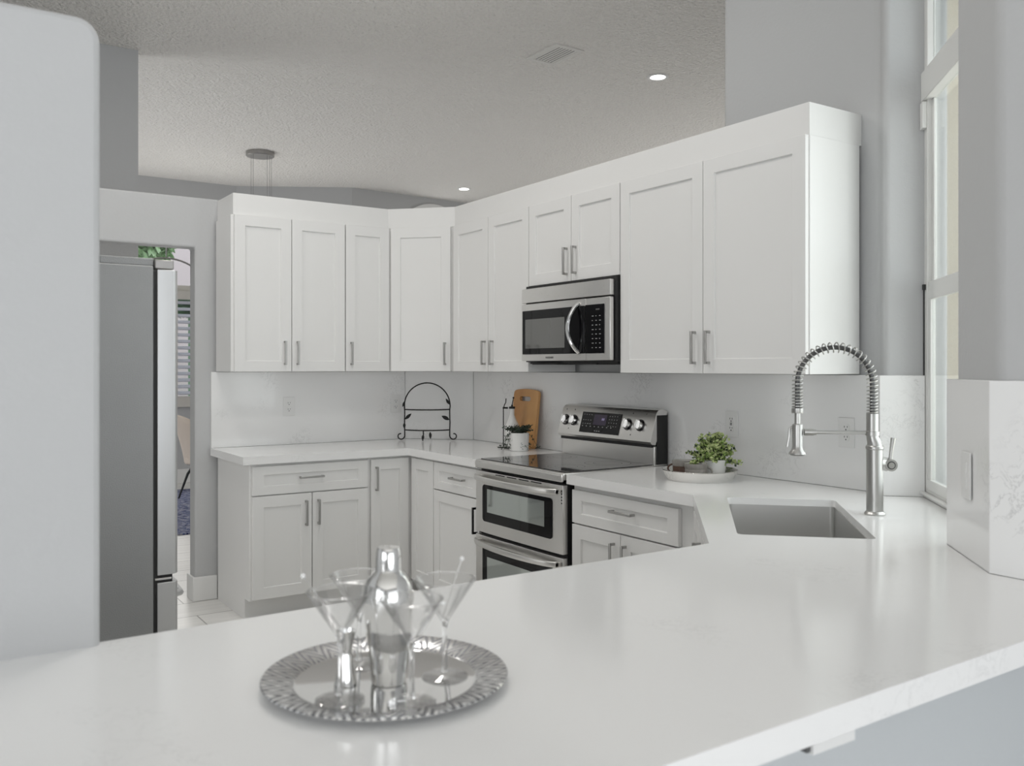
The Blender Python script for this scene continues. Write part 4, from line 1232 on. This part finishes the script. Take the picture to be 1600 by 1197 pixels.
random.seed(5); specs = []; lv = []
imx = Vector((0.832, -0.555, 0))
for q in range(44):
    side = random.uniform(-1, 1); back = random.uniform(-0.4, 0.6)
    drop = random.random() < 0.55 and abs(side) > 0.55
    back = back * 0.3 if drop else back
    b0 = Vector((random.uniform(-0.03, 0.03), random.uniform(-0.03, 0.03), 0.092))
    d = (imx * side + Vector((-0.5, -0.6, 0)) * back * 0.7)
    d = d.normalized() if d.length > 1e-3 else Vector((1, 0, 0))
    reach = random.uniform(0.03, 0.075) if not drop else random.uniform(0.06, 0.10)
    top = random.uniform(0.03, 0.055) if not drop else 0.022
    pts = []
    for k in range(8):
        t = k / 7; z = b0.z + top * math.sin(min(1.0, t * 1.1) * PI * (0.5 if not drop else 0.75)) - (0.11 * t ** 2.4 if drop else 0)
        p = b0 + d * reach * t; p.z = max(z, 0.020)
        pts.append(tuple(p))
        if k > 1:
            for _ in range(3): lv.append((Vector(p), Vector((random.uniform(-1, 1), random.uniform(-1, 1), random.uniform(-0.6, 0.8)))))
    specs.append(pts)
sto = stems(pt, specs, 0.0010, M['leaf_dark'])
it = iter(lv)
foliage(pt, 'foliage', len(lv), lambda: next(it), [M['leaf_dark']], 0.0040, 0.017, 2)['kind'] = 'stuff'
sto['kind'] = 'stuff'

# ------------------------------------------------------------------ serving tray with cups and plant
TC = (-0.277, -2.700)
tr = thing('serving_tray', 'round silver hammered tray with raised side by the splash', 'tray', (TC[0], TC[1], CT1))
MB().lathe([(0, 0.003), (0.128, 0.003), (0.136, 0.008), (0.157, 0.043), (0.160, 0.046), (0.164, 0.043), (0.140, 0.0), (0.0, 0.0)], 56).build('pan', M['hammer'], tr)
TZ = CT1 + 0.0025


def cup(label, off, matb, hrot, r=0.040, h=0.050):
    t = thing('mug', label, 'cup', (TC[0] + off[0], TC[1] + off[1], TZ))
    rib = [(r * 0.94 + 0.0012 * (k % 2), 0.026 + k * 0.004) for k in range(int((h * 0.76 - 0.026) / 0.004))]
    MB().lathe([(0, 0.004), (r * 0.55, 0.0), (r * 0.66, 0.003), (r * 0.84, 0.010), (r * 0.92, 0.022)] + rib, 36).lathe([rib[-1], (r * 0.985, h * 0.79), (r, h - 0.012), (r, h), (r - 0.003, h + 0.0005)], 36, mi=1).lathe(
        [(r - 0.003, h + 0.0005), (r - 0.005, h - 0.002), (r - 0.007, h - 0.012), (r * 0.80, 0.012), (0, 0.008)], 36, mi=2).build('bowl', [matb, M['cup_grey'], M['cup_in']], t)
    mb = MB(); hp = []
    for k in range(13):
        a = -PI / 2 + PI * k / 12
        hp.append(((r - 0.003) + 0.021 * math.cos(a), 0, h * 0.52 + 0.018 * math.sin(a)))
    mb.tube(hp, 0.0042, 8); o = mb.build('handle', matb, t); o.rotation_euler.z = hrot
    return t


cup('brown stoneware mug on the silver tray, left one', (-0.032, 0.070), M['cup_brown'], 2.4, 0.049, 0.078)
cup('grey stoneware mug on the silver tray with handle to the right', (-0.060, -0.034), M['cup_grey'], -0.60, 0.050, 0.074)
gp = thing('potted_plant', 'small green boxwood plant in a white pot at the back of the silver tray', 'plant', (TC[0] + 0.068, TC[1] - 0.010, TZ))
MB().lathe([(0, 0), (0.044, 0), (0.048, 0.004), (0.062, 0.082), (0.058, 0.084), (0.054, 0.076), (0, 0.076)], 32).build('pot', M['ceramic'], gp)
random.seed(21); lv = []; specs = []
for q in range(120):
    a = random.uniform(0, 2 * PI); el = random.uniform(0.10, 1.5)
    d = Vector((math.cos(a) * math.cos(el), math.sin(a) * math.cos(el), math.sin(el)))
    if d.x > 0.8: d.x = 0.8
    ln = random.uniform(0.070, 0.112)
    b0 = Vector((random.uniform(-0.025, 0.025), random.uniform(-0.025, 0.025), 0.076)); pts = []
    for k in range(7):
        t = k / 6; p = b0 + d * ln * (0.88 + 0.35 * max(0, d.z)) * t + Vector((0, 0, -0.018 * t * t)); pts.append(tuple(p))
        if k > 0:
            for _ in range(5):
                lv.append((p + Vector([random.uniform(-0.004, 0.004) for _ in range(3)]), d * 0.4 + Vector([random.uniform(-1, 1) for _ in range(3)])))
    specs.append(pts)
stems(gp, specs, 0.0009, M['leaf_dark'])['kind'] = 'stuff'
it = iter(lv)
foliage(gp, 'foliage', len(lv), lambda: next(it), [M['leaf_green'], M['leaf_pale'], M['leaf_dark']], 0.0068, 0.0155, 4, [0, 0, 1, 1, 1, 2])['kind'] = 'stuff'

# ------------------------------------------------------------------ faucet
fb = (-0.469, -3.682)
fc = thing('kitchen_faucet', 'tall stainless spring-neck kitchen faucet with side lever behind the sink', 'faucet', (fb[0], fb[1], CT1), math.atan2(0.64, -0.77))
# local +x points to the spout (left in the picture); local -y towards window side
mb = MB(); mb.lathe([(0, 0), (0.033, 0), (0.034, 0.004), (0.030, 0.010), (0.027, 0.012), (0.0265, 0.150), (0.0265, 0.216), (0.029, 0.219), (0.029, 0.226), (0.0258, 0.230), (0, 0.230)], 36)
mb.build('body', M['ssx'], fc)
mb = MB()
pts = [(0.0, 0, 0.226), (0.0005, 0, 0.234), (0.003, 0, 0.243), (0.0065, 0, 0.253), (0.008, 0, 0.262), (0.008, 0, 0.275), (0.008, 0, 0.335)]
mb.tube(pts, [0.0255, 0.0245, 0.0215, 0.0195, 0.0190, 0.0188, 0.0188], 28)
mb.lathe([(0.0185, 0.262), (0.0222, 0.263), (0.0222, 0.276), (0.0185, 0.277)], 28, (0.008, 0, 0.0), closed=True)
mb.build('riser', M['ssx'], fc)
# hose and spring around it, an arch
x0, x1 = 0.008, 0.250
zs = 0.330; zA = 0.437; rA = (x1 - x0) / 2; cxa_ = (x0 + x1) / 2
path = [Vector((x0, 0, zs + (zA - zs) * k / 6)) for k in range(6)]
path += [Vector((cxa_ - rA * math.cos(PI * k / 30), 0, zA + rA * 0.98 * math.sin(PI * k / 30))) for k in range(31)]
path += [Vector((x1, 0, zA - (zA - 0.350) * k / 6)) for k in range(1, 7)]
mb = MB(); mb.tube(path, 0.0080, 10); mb.build('hose', M['hose'], fc)
# arc length param
seg = [0.0]
for i in range(1, len(path)): seg.append(seg[-1] + (path[i] - path[i - 1]).length)
TL = seg[-1]


def at(s):
    s = min(max(s, 0), TL - 1e-6)
    for i in range(1, len(seg)):
        if s <= seg[i]:
            t = (s - seg[i - 1]) / (seg[i] - seg[i - 1]); p = path[i - 1].lerp(path[i], t); d = (path[i] - path[i - 1]).normalized(); return p, d
    return path[-1], (path[-1] - path[-2]).normalized()


turns = 40; sp_ = []
NS = turns * 14
for k in range(NS + 1):
    # looser coils on the arch, tighter at both ends
    s = TL * (k / NS - 0.055 * math.sin(2 * PI * k / NS))
    p, d = at(s); nrm = Vector((0, 1, 0)); bn = d.cross(nrm)
    a = 2 * PI * turns * k / NS
    sp_.append(p + (nrm * math.cos(a) + bn * math.sin(a)) * 0.0165)
mb = MB(); mb.tube(sp_, 0.0022, 6); mb.build('spring', M['ssx'], fc)
# spray head
mb = MB()
mb.lathe([(0.0, 0.352), (0.019, 0.352), (0.019, 0.338), (0.0185, 0.336), (0.0, 0.336)], 24, (x1, 0, 0))
mb.lathe([(0.0095, 0.337), (0.0095, 0.300), (0.0165, 0.298), (0.0175, 0.292), (0.0165, 0.225), (0.020, 0.212), (0.027, 0.204), (0.028, 0.198), (0.022, 0.194), (0, 0.194)], 28, (x1, 0, 0))
sp = mb.build('spray_head', M['ssx'], fc)
mb = MB(); mb.tube([(x1 + 0.017, 0, 0.288), (x1 + 0.025, 0, 0.285), (x1 + 0.027, 0, 0.255), (x1 + 0.033, 0, 0.222)], 0.0045, 8); mb.build('spray_lever', M['ssx'], sp)
mb = MB(); mb.tube([(x0, 0, 0.298 - 0.026), (x0 + 0.001, 0, 0.298 - 0.026)], 0.001, 6)
mb = MB(); mb.cyl((0.020, 0, 0.272), 0.0062, 0.19, 14, axis='x'); mb.cyl((0.198, 0, 0.272), 0.0115, 0.030, 18, axis='x'); mb.cyl((0.190, 0, 0.272), 0.0095, 0.010, 18, axis='x')
mb.build('holder_arm', M['ssx'], fc)
# lever valve on the right side (towards -x local, turned to the camera)
va = Vector((-0.95, -0.30, 0)).normalized()
mb = MB(); c0 = Vector((0, 0, 0.165))
mb.tube([c0 + va * 0.010 + Vector((0, 0, 0.006)), c0 + va * 0.030 + Vector((0, 0, 0.004)), c0 + va * 0.046], [0.023, 0.021, 0.023], 24)
mb.build('valve', M['ssx'], fc)
hb = c0 + va * 0.052
tw = Vector((0.0, 1, 0))
# the lever rises from a round hub whose end faces the viewer
mb = MB()
mb.tube([hb + Vector((0, -0.010, 0)), hb + Vector((0, 0.028, 0))], 0.020, 24); mb.tube([hb + Vector((0, 0.027, 0)), hb + Vector((0, 0.0287, 0))], 0.0135, 20, mi=1); mb.tube([hb + Vector((0, 0.027, 0)), hb + Vector((0, 0.031, 0))], 0.010, 20)
mb.tube([hb + Vector((0.0, 0.015, 0.014)), hb + Vector((-0.004, 0.015, 0.05)), hb + Vector((-0.010, 0.015, 0.090))], [0.006, 0.0065, 0.0085], 12)
mb.build('lever', [M['ssx'], M['hose']], fc)

# ------------------------------------------------------------------ cocktail tray in the foreground
CTc = (-2.510, -4.216)
ck = thing('cocktail_tray', 'large round silver tray with engraved rim on the peninsula worktop', 'tray', (CTc[0], CTc[1], CT1))
MB().lathe([(0, 0.005), (0.136, 0.005), (0.140, 0.0062)], 72).build('mirror_centre', M['silver'], ck)
MB().lathe([(0.140, 0.0062), (0.148, 0.010), (0.184, 0.016), (0.188, 0.0165), (0.1895, 0.0145)], 72).build('engraved_rim', M['rim'], ck)
MB().lathe([(0.1895, 0.0145), (0.188, 0.0125), (0.176, 0.009), (0.14, 0.0005), (0.0, 0.0)], 72).build('underside', M['silver'], ck)
GZ = CT1 + 0.0055
sx, sy = -2.513, -4.232
sh_ = thing('cocktail_shaker', 'polished steel cocktail shaker with cap standing in the middle of the tray', 'shaker', (sx, sy, GZ))
MB().lathe([(0, 0.0), (0.025, 0.0), (0.0265, 0.003), (0.029, 0.03), (0.0345, 0.075), (0.0378, 0.110), (0.0385, 0.124), (0.0385, 0.128)], 48).build('cup', M['steel'], sh_)
MB().lathe([(0.0385, 0.1283), (0.0382, 0.138), (0.0360, 0.150), (0.0310, 0.161), (0.0245, 0.169), (0.0205, 0.172), (0.0198, 0.174)], 48).build('strainer_top', M['steel'], sh_)
MB().lathe([(0.0200, 0.1725), (0.0196, 0.192), (0.0186, 0.203), (0.0165, 0.2075), (0, 0.2085)], 40).build('cap', M['steel'], sh_)
jg = thing('jigger', 'steel double jigger standing behind the left front glass', 'jigger', (-2.572, -4.205, GZ))
MB().lathe([(0, 0.003), (0.0165, 0.0), (0.0175, 0.0), (0.0095, 0.045), (0.0085, 0.050), (0.0095, 0.055), (0.0155, 0.082), (0.0148, 0.082), (0.007, 0.053), (0, 0.052)], 32).build('body', M['steel'], jg)


def martini(label, x, y, h=0.152, R=0.049):
    t = thing('martini_glass', label, 'glass', (x, y, GZ), 0, None)
    hb_ = h - 0.066
    MB().lathe([(0, 0.0), (0.035, 0.0), (0.036, 0.0012), (0.033, 0.0024), (0.012, 0.0040), (0.0050, 0.0070), (0, 0.0070)], 48).build('foot', M['foot'], t, angle=50)
    MB().lathe([(0, 0.0071), (0.0052, 0.0071), (0.0040, 0.016), (0.0036, hb_ - 0.012), (0.0050, hb_ - 0.003), (0.0064, hb_ + 0.001), (0.004, hb_ + 0.0045), (0.0, hb_ + 0.0040)], 32).build('stem', M['glass'], t, angle=50)
    MB().lathe([(0.0062, hb_ + 0.0012), (R - 0.0010, h - 0.0010), (R - 0.0004, h - 0.0002), (R - 0.0012, h), (R - 0.0022, h - 0.001), (0.0040, hb_ + 0.0050)], 64).build('bowl', M['bowl'], t, angle=50)
    MB().tube([((R - 0.0012) * math.cos(2 * PI * k / 64), (R - 0.0012) * math.sin(2 * PI * k / 64), h) for k in range(64)], 0.0010, 8, closed=True).build('rim', M['glass'], t)
    return t


g1 = martini('empty martini glass at the front left of the tray with a pick leaning left', -2.604, -4.258, 0.158)
g2 = martini('empty martini glass at the front right of the tray, overlapping the shaker', -2.523, -4.328, 0.150, 0.046)
g3 = martini('empty martini glass at the back right of the tray with a tall pick', -2.428, -4.256, 0.152, 0.050)
g4 = martini('empty martini glass mostly hidden behind the shaker', -2.517, -4.130, 0.146, 0.047)


def pick(label, a, b):
    t = thing('cocktail_pick', label, 'cocktail pick', a)
    v = Vector(b) - Vector(a)
    mb = MB(); mb.tube([(0, 0, 0), tuple(v)], 0.0008, 6); mb.build('shaft', M['steel'], t)
    mb = MB(); mb.sphere((0, 0, 0), 0.0038, 14); mb.build('ball', M['ceramic'], t, loc=tuple(v))
    return t


def img_pt(x, y, z, du, dz):  # step du metres to the right in the picture plane and dz up
    return (x + 0.832 * du, y - 0.555 * du, z + dz)


pick('cocktail pick in the front left glass, its ball out to the left', img_pt(-2.604, -4.258, GZ + 0.100, 0.004, 0), img_pt(-2.604, -4.258, GZ + 0.158, -0.054, 0.022))
pick('cocktail pick standing tall in the back right glass', img_pt(-2.428, -4.256, GZ + 0.094, -0.002, 0), img_pt(-2.428, -4.256, GZ + 0.152, 0.027, 0.032))
pick('cocktail pick leaning right in the front right glass', img_pt(-2.523, -4.328, GZ + 0.092, -0.002, 0), img_pt(-2.523, -4.328, GZ + 0.150, 0.045, -0.006))
